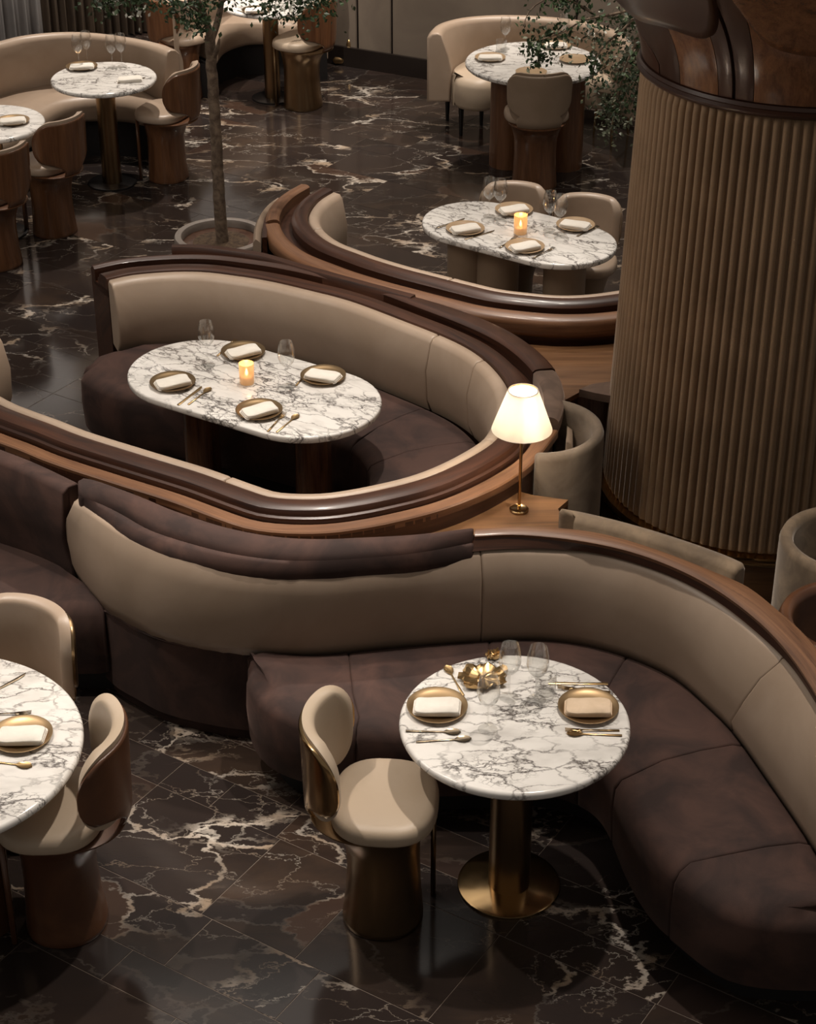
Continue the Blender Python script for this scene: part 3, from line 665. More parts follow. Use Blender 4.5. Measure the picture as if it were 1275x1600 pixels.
# capital panels: angle measured at the column axis
def hit(x,y):
    u=(x-637.5)/F; v=(y-800)/F
    d3=np.array([u,math.cos(PITCH)-v*math.sin(PITCH),-math.sin(PITCH)-v*math.cos(PITCH)]); d3/=np.linalg.norm(d3)
    best=None
    for t in np.arange(4,10,.004):
        p=d3*t+np.array([0,0,CH]); g=math.hypot(p[0]-CX,p[1]-CY)-capR(p[2])
        if best is None or g<best[0]: best=(g,math.degrees(math.atan2(p[1]-CY,p[0]-CX)),p[2])
        if g<0: break
    a=best[1]; a=a-360 if a>60 else a
    return a,best[2]
def cap_patch(name,a0,a1,zlo,zhi,th,mat,parent,na=24,nz=14,label=None):
    V=[];Fc=[]
    for lay in (0,1):
        for i in range(na+1):
            aa=None if callable(a0) else math.radians(a0+(a1-a0)*i/na); zl=zlo(math.degrees(aa)) if callable(zlo) else zlo
            for j in range(nz+1):
                z=zl+(zhi-zl)*j/nz; r=capR(z)+(th if lay else -.01); a=aa if aa is not None else math.radians(a0(z)+(a1(z)-a0(z))*i/na)
                if lay:
                    e=min(i,na-i)/na*abs(a1(z)-a0(z) if callable(a0) else a1-a0)*PI/180*.7; e=min(e,(j/nz)*(zhi-zl)); r-=min(.012,th*.25)*(1-min(1,e/.03))**2
                V.append((r*math.cos(a),r*math.sin(a),z))
    m=nz+1; q=(na+1)*m
    for i in range(na):
        for j in range(nz):
            Fc.append((i*m+j,(i+1)*m+j,(i+1)*m+j+1,i*m+j+1)); Fc.append((q+i*m+j,q+i*m+j+1,q+(i+1)*m+j+1,q+(i+1)*m+j))
        Fc.append((i*m,(i+1)*m,q+(i+1)*m,q+i*m)); Fc.append((i*m+nz,(i+1)*m+nz,q+(i+1)*m+nz,q+i*m+nz))
    for j in range(nz):
        Fc.append((j,j+1,q+j+1,q+j)); Fc.append((na*m+j,na*m+j+1,q+na*m+j+1,q+na*m+j))
    o=link(name,mesh(name,V,Fc,sharp=55),mat,parent)
    if label: o['label']=label
    return o
link('capital_core',lathe_mesh('capital_core',[(0,2.285)]+[(capR(z)-.012,z) for z in np.linspace(2.285,2.95,24)]+[(0,2.95)],64),M['wood'],colu)
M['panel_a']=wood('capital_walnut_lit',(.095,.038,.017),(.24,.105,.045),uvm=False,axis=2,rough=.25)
def gcurve(z):
    t=min(1,max(0,(z-2.34)/.12)); return -159-24*t*t*(3-2*t)
def veneers(s0,pieces):
    for a,b,mt in pieces:
        fa=(lambda z,a=a:a(z)+s0+.35) if callable(a) else (lambda z,a=a:a+s0+.12)
        fb=(lambda z,b=b:b(z)+s0-.35) if callable(b) else (lambda z,b=b:b+s0-.12)
        cap_patch('capital_veneer',fa,fb,2.29,2.93,.012,mt,colu,na=12,nz=16)
gc=lambda z:gcurve(z)+183.3
for s0 in (-183,-3): veneers(s0,[(.4,gc,M['wood']),(gc,37,M['wood']),(37,54,M['panel_a']),(54,59.4,M['wood'])])
for s0 in (-123,-63,57,117): veneers(s0,[(.4,7,M['wood']),(7,31,M['panel_a']),(31,59.4,M['wood'])])
for k,s0 in enumerate((-179.5,-118,-57,3,63,123)):
    w3=58.5
    def zl(a,s0=s0,w3=w3):
        t=(a-s0)/w3*2-1; return 2.535+.012*math.sin(t*5)+.30*min(1,abs(t))**9
    cap_patch('capital_lobe',s0+.6,s0+w3+.6,zl,2.94,.055,M['panel_a'] if k%2 else M['wood'],colu,na=48,nz=10)
# ================================================================== TABLEWARE
def wine_glass_mesh(h=.225,r=.04):
    p=[(0,.0),(.033,.0),(.034,.002),(.02,.005),(.006,.009),(.0038,.02),(.0036,h*.40),(.006,h*.44),(.018,h*.48),(r*.8,h*.56),(r,h*.68),(r*.93,h*.85),(r*.76,h)]
    p+= [(r*.76-.0012,h),(r*.93-.0014,h*.85),(r-.0014,h*.68),(r*.8-.0012,h*.565),(.017,h*.49),(0,h*.47)]
    return lathe_mesh('wine_glass',p,28)
GM=wine_glass_mesh(); TM=lathe_mesh('tumbler',[(0,0),(.033,0),(.036,.004),(.038,.09),(.0365,.09),(.0345,.008),(0,.008)],28)
PM=lathe_mesh('plate',[(0,0),(.06,0),(.066,.003),(.088,.008),(.104,.014),(.106,.0165),(.103,.017),(.088,.012),(.066,.007),(0,.0065)],40)
def napkin_mesh(w=.165,h=.095):
    V=[];Fc=[];
    secs=[]
    rr=random.Random(5)
    def o(ww,hh,sx,sy): 
        P=sup(ww/2,hh/2,7,44,sx,sy); return [(x+.0025*math.sin(y*60),y+.002*math.sin(x*70)) for x,y in P]
    lv=[(.0,.97,0),(.001,1,0),(.005,1,.001),(.006,.94,.001),(.007,.94,.001),(.008,.97,-.003),(.012,.97,-.003),(.013,.90,-.003),(.014,.90,-.005),(.015,.94,-.007),(.020,.93,-.007),(.022,.90,-.007)]
    for z,s,dy in lv: secs.append((o(w*s,h*s,0,dy),z))
    secs[-1]=(secs[-1][0],np.array([.022+.0018*math.sin(p[0]*45)+.001*math.sin(p[1]*80) for p in secs[-1][0]]))
    return stack('napkin',secs,sharp=70)
NM=napkin_mesh()
def blade(name,pts,mat): pass
def fork_mesh():
    V=[];Fc=[]
    def bar(x0,x1,y0,y1,z0,z1,t=.0018):
        q=len(V); 
        for (x,ya,yb,z) in ((x0,y0[0],y0[1],z0),(x1,y1[0],y1[1],z1)):
            V.extend([(x,ya,z),(x,yb,z),(x,yb,z+t),(x,ya,z+t)])
        Fc.extend([(q,q+1,q+5,q+4),(q+1,q+2,q+6,q+5),(q+2,q+3,q+7,q+6),(q+3,q,q+4,q+7),(q,q+1,q+2,q+3),(q+4,q+5,q+6,q+7)])
    bar(-.09,-.02,(-.005,.005),(-.003,.003),.001,.004); bar(-.02,.035,(-.003,.003),(-.0028,.0028),.004,.006)
    bar(.035,.055,(-.0028,.0028),(-.011,.011),.006,.003)
    for k in range(4):
        y=-.0085+k*.0057; bar(.055,.095,(y-.0018,y+.0018),(y-.001,y+.001),.003,.008)
    return mesh('fork',V,Fc)
def knife_mesh():
    o=[(-.105,-.006),(-.01,-.005),(.0,-.006),(.06,-.009),(.09,-.006),(.105,.004),(.0,.005),(-.01,.005),(-.105,.006)]
    return stack('knife',[(o,.001),(o,.0035),([(x*.985,y*.6) for x,y in o],.0045)],sharp=40)
def spoon_mesh():
    o=[(-.095,-.005),(-.02,-.003),(.035,-.003),(.047,-.012),(.065,-.0175),(.083,-.014),(.093,0),(.083,.014),(.065,.0175),(.047,.012),(.035,.003),(-.02,.003),(-.095,.005)]
    zt=[.004 if x<.04 else .006 for x,y in o]
    i=[(.065+(x-.065)*.75,y*.7) if x>.04 else (x*.98,y*.5) for x,y in o]
    return stack('spoon',[([(x,y*.6) for x,y in o],.0006),(o,np.array(zt)),(i,np.array([.0052 if x<.04 else .0035 for x,y in o]))],sharp=60)
FM,KM,SM=fork_mesh(),knife_mesh(),spoon_mesh()
def put(name,me,mat,x,y,z,rz,label,cat,group=None):
    o=link(name,me,None,None,loc=(x,y,z),rz=rz)
    if len(me.materials)==0: me.materials.append(mat)
    elif me.materials[0]!=mat:
        o.material_slots[0].link='OBJECT'; o.material_slots[0].material=mat
    return tag(o,label,cat,group)
def at(px,z,name,me,mat,rz,label,cat,group=None):
    p=U(px[0],px[1],z); return put(name,me,mat,p[0],p[1],z,math.radians(rz),label,cat,group)
TZ=.7405
def glassfoot(px_,where,z=TZ,kind='wine'):
    return at(px_,z,'wine_glass' if kind=='wine' else 'tumbler',GM if kind=='wine' else TM,M['glass'],0,where,'glass')
def cutlery(a,b,kind,mat,label,z=TZ):
    pa_=U(a[0],a[1],z); pb_=U(b[0],b[1],z); c=(pa_+pb_)/2; dd=pb_-pa_
    me={'fork':FM,'knife':KM,'spoon':SM}[kind]
    return put(kind,me,mat,c[0],c[1],z,math.atan2(dd[1],dd[0]),label,kind,None)
def setting(px_,rz,who,pl='bronze',nap='white',pm=None,nm=None,under=False,z=TZ):
    at(px_,z,'plate',PM,pm or M['plate'],0,f'{pl} plate {who}','plate')
    o=at(px_,z+.0128,'napkin',NM,nm or M['napkin'],rz,f'folded {nap} napkin on the plate {who}','napkin'); return o
def candle(px_,where,h=.10,r=.034,z=TZ):
    p=U(px_[0],px_[1],z); root=empty('candle_holder',(p[0],p[1],z),0,where,'candle')
    link('glass_cup',lathe_mesh('glass_cup',[(0,0),(r*.94,0),(r,.004),(r*1.04,h),(r*1.0,h),(r*.93,.01),(0,.01)],28),M['amber'],root)
    link('candle',lathe_mesh('candle',[(0,.011),(r*.8,.011),(r*.8,.035),(0,.035)],20),M['wax'],root)
    link('flame',lathe_mesh('flame',[(0,.036),(.006,.045),(.0075,.053),(.004,.066),(0,.075)],12),M['flame'],root)
    l=bpy.data.lights.new('candle_light','POINT'); l.energy=.35; l.color=(1,.55,.2); l.shadow_soft_size=.01
    o=bpy.data.objects.new('candle_light',l); COL.objects.link(o); o.parent=root; o.location=(0,0,.085)

# ================================================================== TABLES
def pedestal_table(px_,r,label,top=M['marble'],metal_=M['bronze'],pr=.075,base=.185,basemat=M['brass']):
    p=U(px_[0],px_[1],.74); root=empty('pedestal_table',(p[0],p[1],0),0,label,'table')
    link('tabletop',lathe_mesh('tabletop',[(0,.708),(r-.012,.708),(r-.004,.712),(r,.722),(r-.002,.733),(r-.008,.7395),(r-.014,.74),(0,.74)],72),top,root)
    link('pedestal',lathe_mesh('pedestal',[(0,.012),(pr,.012),(pr,.708),(0,.708)],40),metal_,root)
    link('base_plate',lathe_mesh('base_plate',[(0,0),(base,0),(base+.002,.004),(base,.010),(base-.01,.013),(0,.013)],56),basemat,root)
    return root,p
def oval_table(pc,L,W,ang,legs,legmat,label,name='oval_table',leg_r=.09):
    root=empty(name,(pc[0],pc[1],0),ang,label,'table')
    link('tabletop',slab('tabletop',stadium(L,W,24),.706,.74,.009),M['marble'],root)
    for lx,ly in legs: link('leg',lathe_mesh('leg',[(0,0),(leg_r,0),(leg_r,.70),(leg_r-.01,.706),(0,.706)],36),legmat,root,loc=(lx,ly,0))
    return root
ta,pA=pedestal_table((804,1126),.397,'round white marble table on a brass pedestal in the foreground')
# left foreground table, larger
pL=U(-125,1165,.74); tl=empty('round_table',(pL[0],pL[1],0),0,'large round marble table cut off by the left edge','table')
R_=.545
link('tabletop',lathe_mesh('tabletop',[(0,.706),(R_-.012,.706),(R_-.003,.712),(R_,.722),(R_-.002,.733),(R_-.01,.74),(0,.74)],90),M['marble'],tl)
link('leg',lathe_mesh('leg',[(0,0),(.11,0),(.11,.706),(0,.706)],40),M['woodo'],tl,loc=(.14,-.05,0)); link('leg',lathe_mesh('leg',[(0,0),(.11,0),(.11,.706),(0,.706)],40),M['woodo'],tl,loc=(-.18,.05,0))
# middle oval
def oval_from(px4):
    pass
pO=U(398,607,.74); angO=math.radians(-27)
to=oval_table((-.712,7.719),1.276,.687,-.553,[(-.30,-.02),(.34,-.02)],M['woodo'],'oval white marble table inside the capsule booth','oval_table',.085)
t3=oval_table((.599,9.57),1.138,.609,-.604,[(-.27,-.08),(-.08,-.07),(.30,-.0)],M['taupe'],'oval white marble table behind, beside the ribbed column','oval_table',.115)
tB,pB=pedestal_table((162,121),.352,'small round marble table in front of the tan sofa, upper left',pr=.066,base=.165,basemat=M['black'])
tC,pC=pedestal_table((-17,191),.345,'round marble table cut off by the left edge, behind the two walnut chairs',pr=.066,base=.165,basemat=M['black'])
tD,pD=pedestal_table((421,3),.36,'round marble table at the top, beside the brass-based chair',pr=.06,base=.16,basemat=M['black'])
p4=U(833,96,.74); t4=empty('drum_table',(p4[0],p4[1],0),0,'round marble table on two thick walnut drums, under the hanging leaves','table')
link('tabletop',lathe_mesh('tabletop',[(0,.705),(.452,.705),(.462,.715),(.464,.73),(.456,.74),(0,.74)],72),M['marble'],t4)
for lx,ly in ((-.155,.02),(.235,-.02)): link('drum',lathe_mesh('drum',[(0,0),(.13,0),(.13,.705),(0,.705)],40),M['wood_chair'],t4,loc=(lx,ly,0))
# ================================================================== SHELL CHAIRS
def ped_mesh():
    S_=[]
    for z,a,b,cx,e in ((0,.130,.140,-.01,2.2),(.004,.134,.143,-.01,2.2),(.02,.133,.142,-.01,2.2),(.10,.125,.135,-.008,2.2),(.22,.119,.131,-.006,2.2),(.31,.121,.134,-.008,2.2),(.36,.131,.146,-.012,2.3),(.395,.145,.158,-.022,2.3),(.420,.168,.172,-.035,2.3),(.432,.188,.180,-.055,2.1),(.438,.188,.180,-.055,2.1),(.44,.180,.172,-.055,2.1)):
        S_.append((sup(a,b,e,48,cx,0),z))
    return stack('pedestal',S_,sharp=60)
def seat_mesh():
    S_=[]
    for z,f in ((.438,.90),(.442,.96),(.452,1.0),(.470,1.0),(.488,.975),(.498,.92),(.503,.8),(.505,.5),(.506,.1)):
        S_.append((sup(.172*f,.200*f,2.7,48,.0,0),z))
    return stack('seat',S_,sharp=80)
def shell_mesh(kind,r0,r1,zlo,zhi,am,neck,rc,top_drop=0.0,pad=False):
    """curved back: outline in (angle,height), between radii r0<r1 around the seat centre; angle 0 is the back"""
    nz,na=26,30; V=[];Fc=[]
    def half(z):
        zb=zlo+.10 if neck else zlo
        R=rc; arc=r1
        if z<zb and neck:
            t=(z-zlo)/(zb-zlo); return neck+ (am*.55-neck)*max(0,(t-.35)/.65)**2.2
        w=am
        if z<zb+R: 
            t=1-(z-zb)/R; w=am-(math.degrees(R/arc))*(1-math.sqrt(max(0,1-t*t)))
            if neck: w=max(w,am*.55)
        if z>zhi-R*1.15:
            t=1-(zhi-z)/(R*1.15); w=am-(math.degrees(R*1.15/arc))*(1-math.sqrt(max(0,1-min(t,1)**2)))
        return w
    zs=[zlo+(zhi-zlo)*(.5-.5*math.cos(PI*k/nz)) for k in range(nz+1)]
    for lay,r in ((0,r0),(1,r1)):
        for z in zs:
            h=half(z)
            for k in range(na+1):
                a=math.radians(-h+2*h*k/na); q=abs(k/na*2-1)
                tt=(z-zlo)/(zhi-zlo)
                rr_=r+.012*tt
                if neck and z<zlo+.06: rr_-=.035*(1-(z-zlo)/.06)**2*1.0
                if pad: # puffy
                    e=min(1,(1-q)*h*PI/180*r/.02,(zhi-z)/.018,(z-zlo)/.018); e=math.sqrt(max(0,1-(1-e)**2))
                    if lay==0: rr_=r1+.012*tt-(r1-r0)*(.15+.85*e)
                else:
                    e=min(1,(1-q)*h*PI/180*r/.006+.0,(zhi-z)/.006)
                    if lay==1: rr_-=(r1-r0)*.35*(1-e)
                zz=z-top_drop*q*q*tt
                V.append((-.028-rr_*math.cos(a)*.98+.0,rr_*math.sin(a),zz))
    m=na+1; Q=(nz+1)*m
    for i in range(nz):
        for k in range(na):
            Fc.append((i*m+k,i*m+k+1,(i+1)*m+k+1,(i+1)*m+k)); Fc.append((Q+i*m+k,Q+(i+1)*m+k,Q+(i+1)*m+k+1,Q+i*m+k+1))
        Fc.append((i*m,(i+1)*m,Q+(i+1)*m,Q+i*m)); Fc.append((i*m+na,(i+1)*m+na,Q+(i+1)*m+na,Q+i*m+na))
    for k in range(na):
        Fc.append((k,k+1,Q+k+1,Q+k)); Fc.append((nz*m+k,nz*m+k+1,Q+nz*m+k+1,Q+nz*m+k))
    return mesh(kind,V,Fc,sharp=70)
PEDM=ped_mesh(); SEATM=seat_mesh()
SH1=shell_mesh('back_shell',.222,.234,.425,.79,66,17,.11); PD1=shell_mesh('back_pad',.182,.222,.500,.808,64,0,.11,pad=True)
SH2=shell_mesh('back_shell',.214,.228,.425,.775,60,40,.085); PD2=shell_mesh('back_pad',.176,.214,.475,.79,58,0,.085,pad=True)
LEGM=box_mesh('front_leg',.016,.03,.435,0,.003)
for mm in (PEDM,SEATM,SH1,PD1,SH2,PD2,LEGM): mm.materials.append(M['leather'])
def setmat(o,m): o.material_slots[0].link='OBJECT'; o.material_slots[0].material=m
def chair(pos,face,shell,pad,ped,label,typ=1,group=None,leg=True,back=None,sc=1.0):
    p=U(pos[0],pos[1],pos[2]) if len(pos)==3 else np.array(pos)
    root=empty('shell_chair',(p[0],p[1],0),math.radians(face),label,'chair',group); root.scale=(sc,sc,sc)
    setmat(link('pedestal',PEDM,None,root),ped); setmat(link('seat',SEATM,None,root),pad)
    setmat(link('back_shell',SH1 if typ==1 else SH2,None,root),shell)
    setmat(link('back_pad',PD1 if typ==1 else PD2,None,root),back or pad)
    if leg: setmat(link('front_leg',LEGM,None,root,loc=(.150,.10,0)),ped)
    return root
chair((603,1424,0),-5,M['brass'],M['leather_seat'],M['bronze'],'brass-shelled chair with beige seat at the round foreground table',sc=1.07)
chair((101,1436,0),183,M['cognac'],M['leather_seat'],M['cognac'],'chair with brown curved leather shell and brown pedestal tucked under the left marble table',sc=1.07)
chair((30,1296,0),-118,M['bronze'],M['leather'],M['bronze'],'beige chair behind the left marble table, facing the camera',typ=2,leg=False,sc=1.12)
chair((262,277,0),158,M['wood_chair'],M['leather'],M['wood_chair'],'walnut shell chair between the small round table and the tree trunk')
chair((85,361,0),142,M['wood_chair'],M['leather'],M['wood_chair'],'walnut shell chair seen from behind at the upper left, right of its twin')
chair((-2,412,0),142,M['wood_chair'],M['leather'],M['wood_chair'],'walnut shell chair cut off by the left edge, seen from behind')
chair((290,150,0),35,M['wood_chair'],M['leather'],M['wood_chair'],'walnut shell chair under the tree leaves, seen from behind')
chair((472,165,0),150,M['wood_chair'],M['leather_seat'],M['bronze'],'walnut-backed chair on a shiny bronze pedestal near the far wall',sc=1.06)
chair((834,288,0),92,M['taupe'],M['leather'],M['wood_chair'],'taupe leather chair with its back to us at the drum table',typ=2,leg=False,back=M['taupe'],sc=1.08)
def fromtop(x,y,face):
    q=U(x,y,.80); a=math.radians(face); return (q[0]+.23*math.cos(a),q[1]+.23*math.sin(a))
chair(fromtop(806,281,-98),-98,M['taupe'],M['leather'],M['taupe'],'left one of two beige chairs behind the column-side oval table',typ=2,leg=False)
chair(fromtop(923,300,-104),-104,M['taupe'],M['leather'],M['taupe'],'right one of two beige chairs behind the oval table, nearest the column',typ=2,leg=False)
# ================================================================== BARREL CHAIRS
def barrel(c,r,a0,a1,z0,z1,mat,label,seatmat,name='barrel_chair',th=.055,lean=.0):
    root=empty(name,(c[0],c[1],0),0,label,'chair')
    A=np.radians(np.linspace(a0,a1,40)); L=np.stack([c[0]+r*np.cos(A),c[1]+r*np.sin(A)],1)
    # normals of a counter-clockwise arc point to the centre
    S(root,'back',[(L,0,z0),(L,.0,z1-.03),(L,.008,z1-.008),(L,th*.4,z1),(L,th*.8,z1-.004),(L,th,z1-.03),(L,th,z0)],mat,endr=.022,sharp=80)
    s=[(sup((r-th-.006)*f,(r-th-.006)*f,2,36),z) for z,f in ((.2,1),(.40,1),(.435,.97),(.45,.85),(.455,.4))]
    link('seat',stack('seat',s,sharp=80),seatmat,root)
    link('base',lathe_mesh('base',[(0,0),(r-.06,0),(r-.05,.2),(0,.2)],36),M['kick'],root)
    return root
cb=U(842,664,.80); barrel(cb,.285,-97,68,.12,.80,M['taupe_velvet'],'taupe barrel chair behind the table lamp, left of the column',M['taupe'])
barrel((1.715,6.22),.27,80,300,.15,.84,M['tan'],'tan velvet barrel chair at the right edge, by the column base',M['tan'])
barrel((1.63,5.70),.275,70,262,.15,.82,M['cognac'],'brown leather barrel chair at the right edge, in front of the tan velvet one',M['tan'])
# ================================================================== BACKGROUND SOFAS
def sofa(name,Tp,zt,Jp,Fp,zf,label,mat,seatm,cuts=(0,1),n=60,kick=True,zb=.08,endr=.02):
    T=line(Tp,zt,n); J=line(Jp,.45,n); Fl=line(Fp,zf,n)
    root=empty(name,(J[n//2][0],J[n//2][1],0),0,label,'sofa')
    m=T*.5+J*.5
    S(root,'backrest',[(T,.10,zb),(T,.10,zt-.04),(T,.07,zt-.008),(T,.03,zt),(T,0,zt-.01),(T,-.01,zt-.04),(m,-.02,zt*.5+.22),(J,-.01,.48),(J,.0,.40),(J,0,zb)],mat,endr=endr,sharp=80)
    for a,b in zip(cuts[:-1],cuts[1:]):
        f=sub(Fl,a,b,30); j=sub(J,a,b,30); q=f*.5+j*.5
        S(root,'seat_cushion',[(f,.01,zf),(f,-.005,zf+.03),(f,-.005,.39),(f,.01,.43),(f,.05,.452),(q,0,.465),(j,-.02,.455),(j,-.01,.42),(j,-.01,zf)],seatm,endr=endr,sharp=80)
    if kick: S(root,'kick_base',[(Fl,.08,0),(Fl,.08,zf),(Fl,.2,zf),(Fl,.2,0)],M['kick'])
    return root
sofa('curved_sofa',[(-120,95),(-60,80),(0,68),(40,58),(90,53),(140,54),(200,62),(240,71),(262,80)],.83,
     [(-120,190),(-50,168),(0,150),(40,139),(80,131),(120,127),(170,128),(215,138),(258,160)],
     [(-90,300),(-10,262),(40,238),(66,218),(95,200),(125,192),(160,190),(200,192),(232,200),(250,205)],.28,
     'long curved tan leather sofa in front of the curtains, upper left',M['leather'],M['leather'])
sofa('curved_sofa',[(288,0),(305,-25),(350,-50),(430,-62),(475,-58),(495,-52)],.83,[(303,50),(318,34),(355,20),(430,14),(470,17),(488,22)],
     [(340,100),(352,84),(375,74),(400,70),(447,72),(465,75),(478,80)],.26,
     'curved tan sofa at the top, behind the round table and tree leaves',M['leather'],M['leather'])
T4=[(689,52),(694,42),(708,35),(735,29),(780,26),(830,27),(880,31),(930,40),(965,58),(975,80)]
sc=sofa('crescent_sofa',T4,.76,[(704,118),(706,108),(720,98),(745,90),(785,84),(835,83),(880,87),(925,97),(950,112),(955,125)],
     [(705,163),(712,168),(728,173),(750,175),(774,170),(790,152),(830,146),(870,150),(900,160),(925,172)],.23,
     'crescent tan sofa on thin black legs around the drum table',M['leather'],M['leather_seat'],kick=False,zb=.25)
for px_ in ((699,188),(720,212),(752,196)):
    p=U(px_[0],px_[1],0); rel(link('leg',lathe_mesh('leg',[(0,0),(.012,0),(.022,.24),(0,.24)],12),M['black'],sc,loc=(p[0],p[1],0)),sc)
# stool with brass legs below the leaves
p=U(955,215,0); st=empty('brass_stool',(p[0],p[1],0),0,'pale round stool on thin brass legs beneath the hanging leaves','stool')
link('seat',lathe_mesh('seat',[(0,.36),(.13,.36),(.16,.38),(.165,.43),(.15,.455),(0,.465)],32),M['leather_seat'],st)
for a in (-95,25,150):
    a=math.radians(a); link('leg',tube_mesh('leg',[(.14*math.cos(a),.14*math.sin(a),.0),(.13*math.cos(a),.13*math.sin(a),.2),(.10*math.cos(a),.10*math.sin(a),.36)],.008),M['brass'],st)
    link('brace',tube_mesh('brace',[(.135*math.cos(a),.135*math.sin(a),.12),(.07*math.cos(a),.07*math.sin(a),.17),(0,0,.19)],.006),M['brass'],st)
# brass floor ornaments by the wall
for x,y,lb in ((538,101,'brass boot-shaped floor ornament by the wall, the taller right one'),(521,90,'brass floor ornament by the wall, half hidden by the chair, left one')):
    p=U(x,y,0); o=link('floor_ornament',tube_mesh('floor_ornament',[(-.09,0,.03),(-.07,0,.035),(-.02,0,.035),(.02,0,.05),(.035,0,.10),(.04,0,.18),(.04,0,.22),(.04,0,.225),(.04,0,.235)],[.012,.03,.033,.036,.026,.018,.016,.026,.026],14),M['gold'],None,loc=(p[0],p[1],0)); tag(o,lb,'ornament')
# ================================================================== LAMP
p=U(811,798,.66); lp=empty('table_lamp',(p[0],p[1],.66),0,'small brass table lamp with glowing cream cone shade on the walnut shelf','lamp')
link('base',lathe_mesh('base',[(0,0),(.037,0),(.040,.003),(.040,.010),(.036,.013),(.030,.009),(0,.009)],40),M['brass'],lp)
link('pole',lathe_mesh('pole',[(0,.008),(.007,.008),(.0065,.40),(.0065,.50),(0,.50)],16),M['brass'],lp)
link('shade',lathe_mesh('shade',[(.124,.385),(.061,.562),(.059,.562),(.122,.385),(.124,.385)],56),M['shade'],lp)
rg=link('shade_ring',lathe_mesh('shade_ring',[(.0575,.555),(.0595,.555),(.0595,.561),(.0575,.561),(.0575,.555)],40),M['brass'],lp)
for a in (0,PI*2/3,PI*4/3): link('spoke',tube_mesh('spoke',[(0,0,.497),(.058*math.cos(a),.058*math.sin(a),.55)],.0015,6),M['brass'],lp)
link('bulb',lathe_mesh('bulb',[(0,.41),(.010,.41),(.012,.425),(.02,.445),(.016,.455),(0,.460)],20),M['bulb'],lp)
l=bpy.data.lights.new('lamp_light','POINT'); l.energy=9.5; l.color=(1,.89,.76); l.shadow_soft_size=.03
o=bpy.data.objects.new('lamp_light',l); COL.objects.link(o); o.parent=lp; o.location=(0,0,.47)
# ================================================================== PLANTER AND TREES
pp=U(345,366,.50); pl=empty('round_planter',(pp[0],pp[1],0),0,'round planter with a stone rim holding the tree','planter')
link('body',lathe_mesh('body',[(0,0),(.22,0),(.25,.05),(.257,.35),(.260,.455),(.0,.455)],56),M['planter_body'],pl)
link('stone_rim',lathe_mesh('stone_rim',[(.222,.44),(.262,.44),(.268,.452),(.269,.485),(.263,.498),(.248,.502),(.228,.498),(.220,.48),(.222,.44)],64),M['planter'],pl)
link('soil',lathe_mesh('soil',[(0,.462),(.10,.458),(.224,.452),(.224,.44),(0,.44)],40),M['soil'],pl)
def W(x,y,Y):
    u=(x-637.5)/F; v=(y-800)/F; dy=math.cos(PITCH)-v*math.sin(PITCH); t=Y/dy
    return np.array([u*t,Y,CH+t*(-math.sin(PITCH)-v*math.cos(PITCH))])
def leaves(name,centers,n,size,spread,mat,parent,rs,droop=.3):
    V=[];Fc=[]
    C=np.array(centers)
    for k in range(n):
        c=C[rs.randint(len(C))]+rs.normal(0,1,3)*spread
        d=rs.normal(0,1,3); d[2]-=droop; d/=np.linalg.norm(d); s=size*rs.uniform(.6,1.2)
        sd=np.cross(d,rs.normal(0,1,3)); sd/=np.linalg.norm(sd)+1e-9; nn_=np.cross(d,sd)
        q=len(V); V+= [c,c+d*s*.45+sd*s*.3+nn_*s*.06,c+d*s,c+d*s*.45-sd*s*.3+nn_*s*.06]
        Fc+=[(q,q+1,q+2),(q,q+2,q+3)]
    me=mesh(name,V,Fc,fix=False); o=link(name,me,mat,parent,smooth=False); o['kind']='stuff'; return o
rs=np.random.RandomState(4); YT=pp[1]
tr=empty('potted_tree',(pp[0],pp[1],.46),0,'slender tree with bare trunk and dark green leaves in the stone-rimmed planter','tree')
tp=[W(347,370,YT),W(344,330,YT),W(341,280,YT),W(338,220,YT),W(334,160,YT),W(331,110,YT),W(329,75,YT),W(328,55,YT)]
tp[0][2]=.45
rel(link('trunk',tube_mesh('trunk',resample(tp,40)+np.random.RandomState(2).normal(0,.0018,(40,3)),np.linspace(.036,.029,40),12),M['bark'],tr),tr)
brs=[[(329,62,0),(322,30,.0),(305,-10,-.05),(280,-60,-.1)],[(330,62,0),(341,30,.05),(348,-10,.1),(352,-80,.1)],[(331,90,0),(339,78,-.03),(343,60,-.06)],[(320,25,0),(290,-5,-.1),(230,-25,-.2),(170,-20,-.25)],[(345,5,.1),(380,-25,.05),(430,-25,0),(480,-10,0)],[(322,30,0),(300,10,-.15),(285,15,-.2)]]
BP=[]
for b in brs:
    P=resample([W(x,y,YT+dy) for x,y,dy in b],14); rel(link('branch',tube_mesh('branch',P,np.linspace(.022 if b[0][1]>40 else .012,.005,14),7),M['bark'],tr),tr)
cA=[W(x,y,YT+dy) for x,y,dy in ((140,-8,-.2),(160,-2,-.2),(175,2,-.25),(200,-8,-.2),(215,2,-.2),(235,-8,-.2),(255,0,-.1),(270,2,-.15),(295,18,-.1),(295,30,-.2),(300,8,-.1),(315,25,-.1),(312,36,-.1),(335,0,0),(305,5,0),(355,-12,.05),(385,-5,0),(410,-10,0),(425,8,0),(432,20,0),(445,2,0),(460,-3,0),(475,6,0),(500,-6,0),(508,14,0),(480,-8,0),(520,-6,0),(470,22,0))]
rel(leaves('foliage',cA,1500,.034,.045,M['leaf'],tr,rs),tr)
rel(leaves('blossoms',[W(x,y,YT-.2) for x,y in ((165,2),(170,12),(215,14),(435,15),(460,20))],70,.035,.035,M['petal'],tr,rs),tr)
YB=11.2
tr2=empty('hanging_tree',(1.95,YB,0),0,'pale-leaved tree drooping over the drum table beside the column','tree')
trk=[np.array([1.95,YB,0.]),np.array([1.93,YB,.9]),np.array([1.85,YB,1.7]),W(1005,12,YB)+np.array([0,0,.1])]
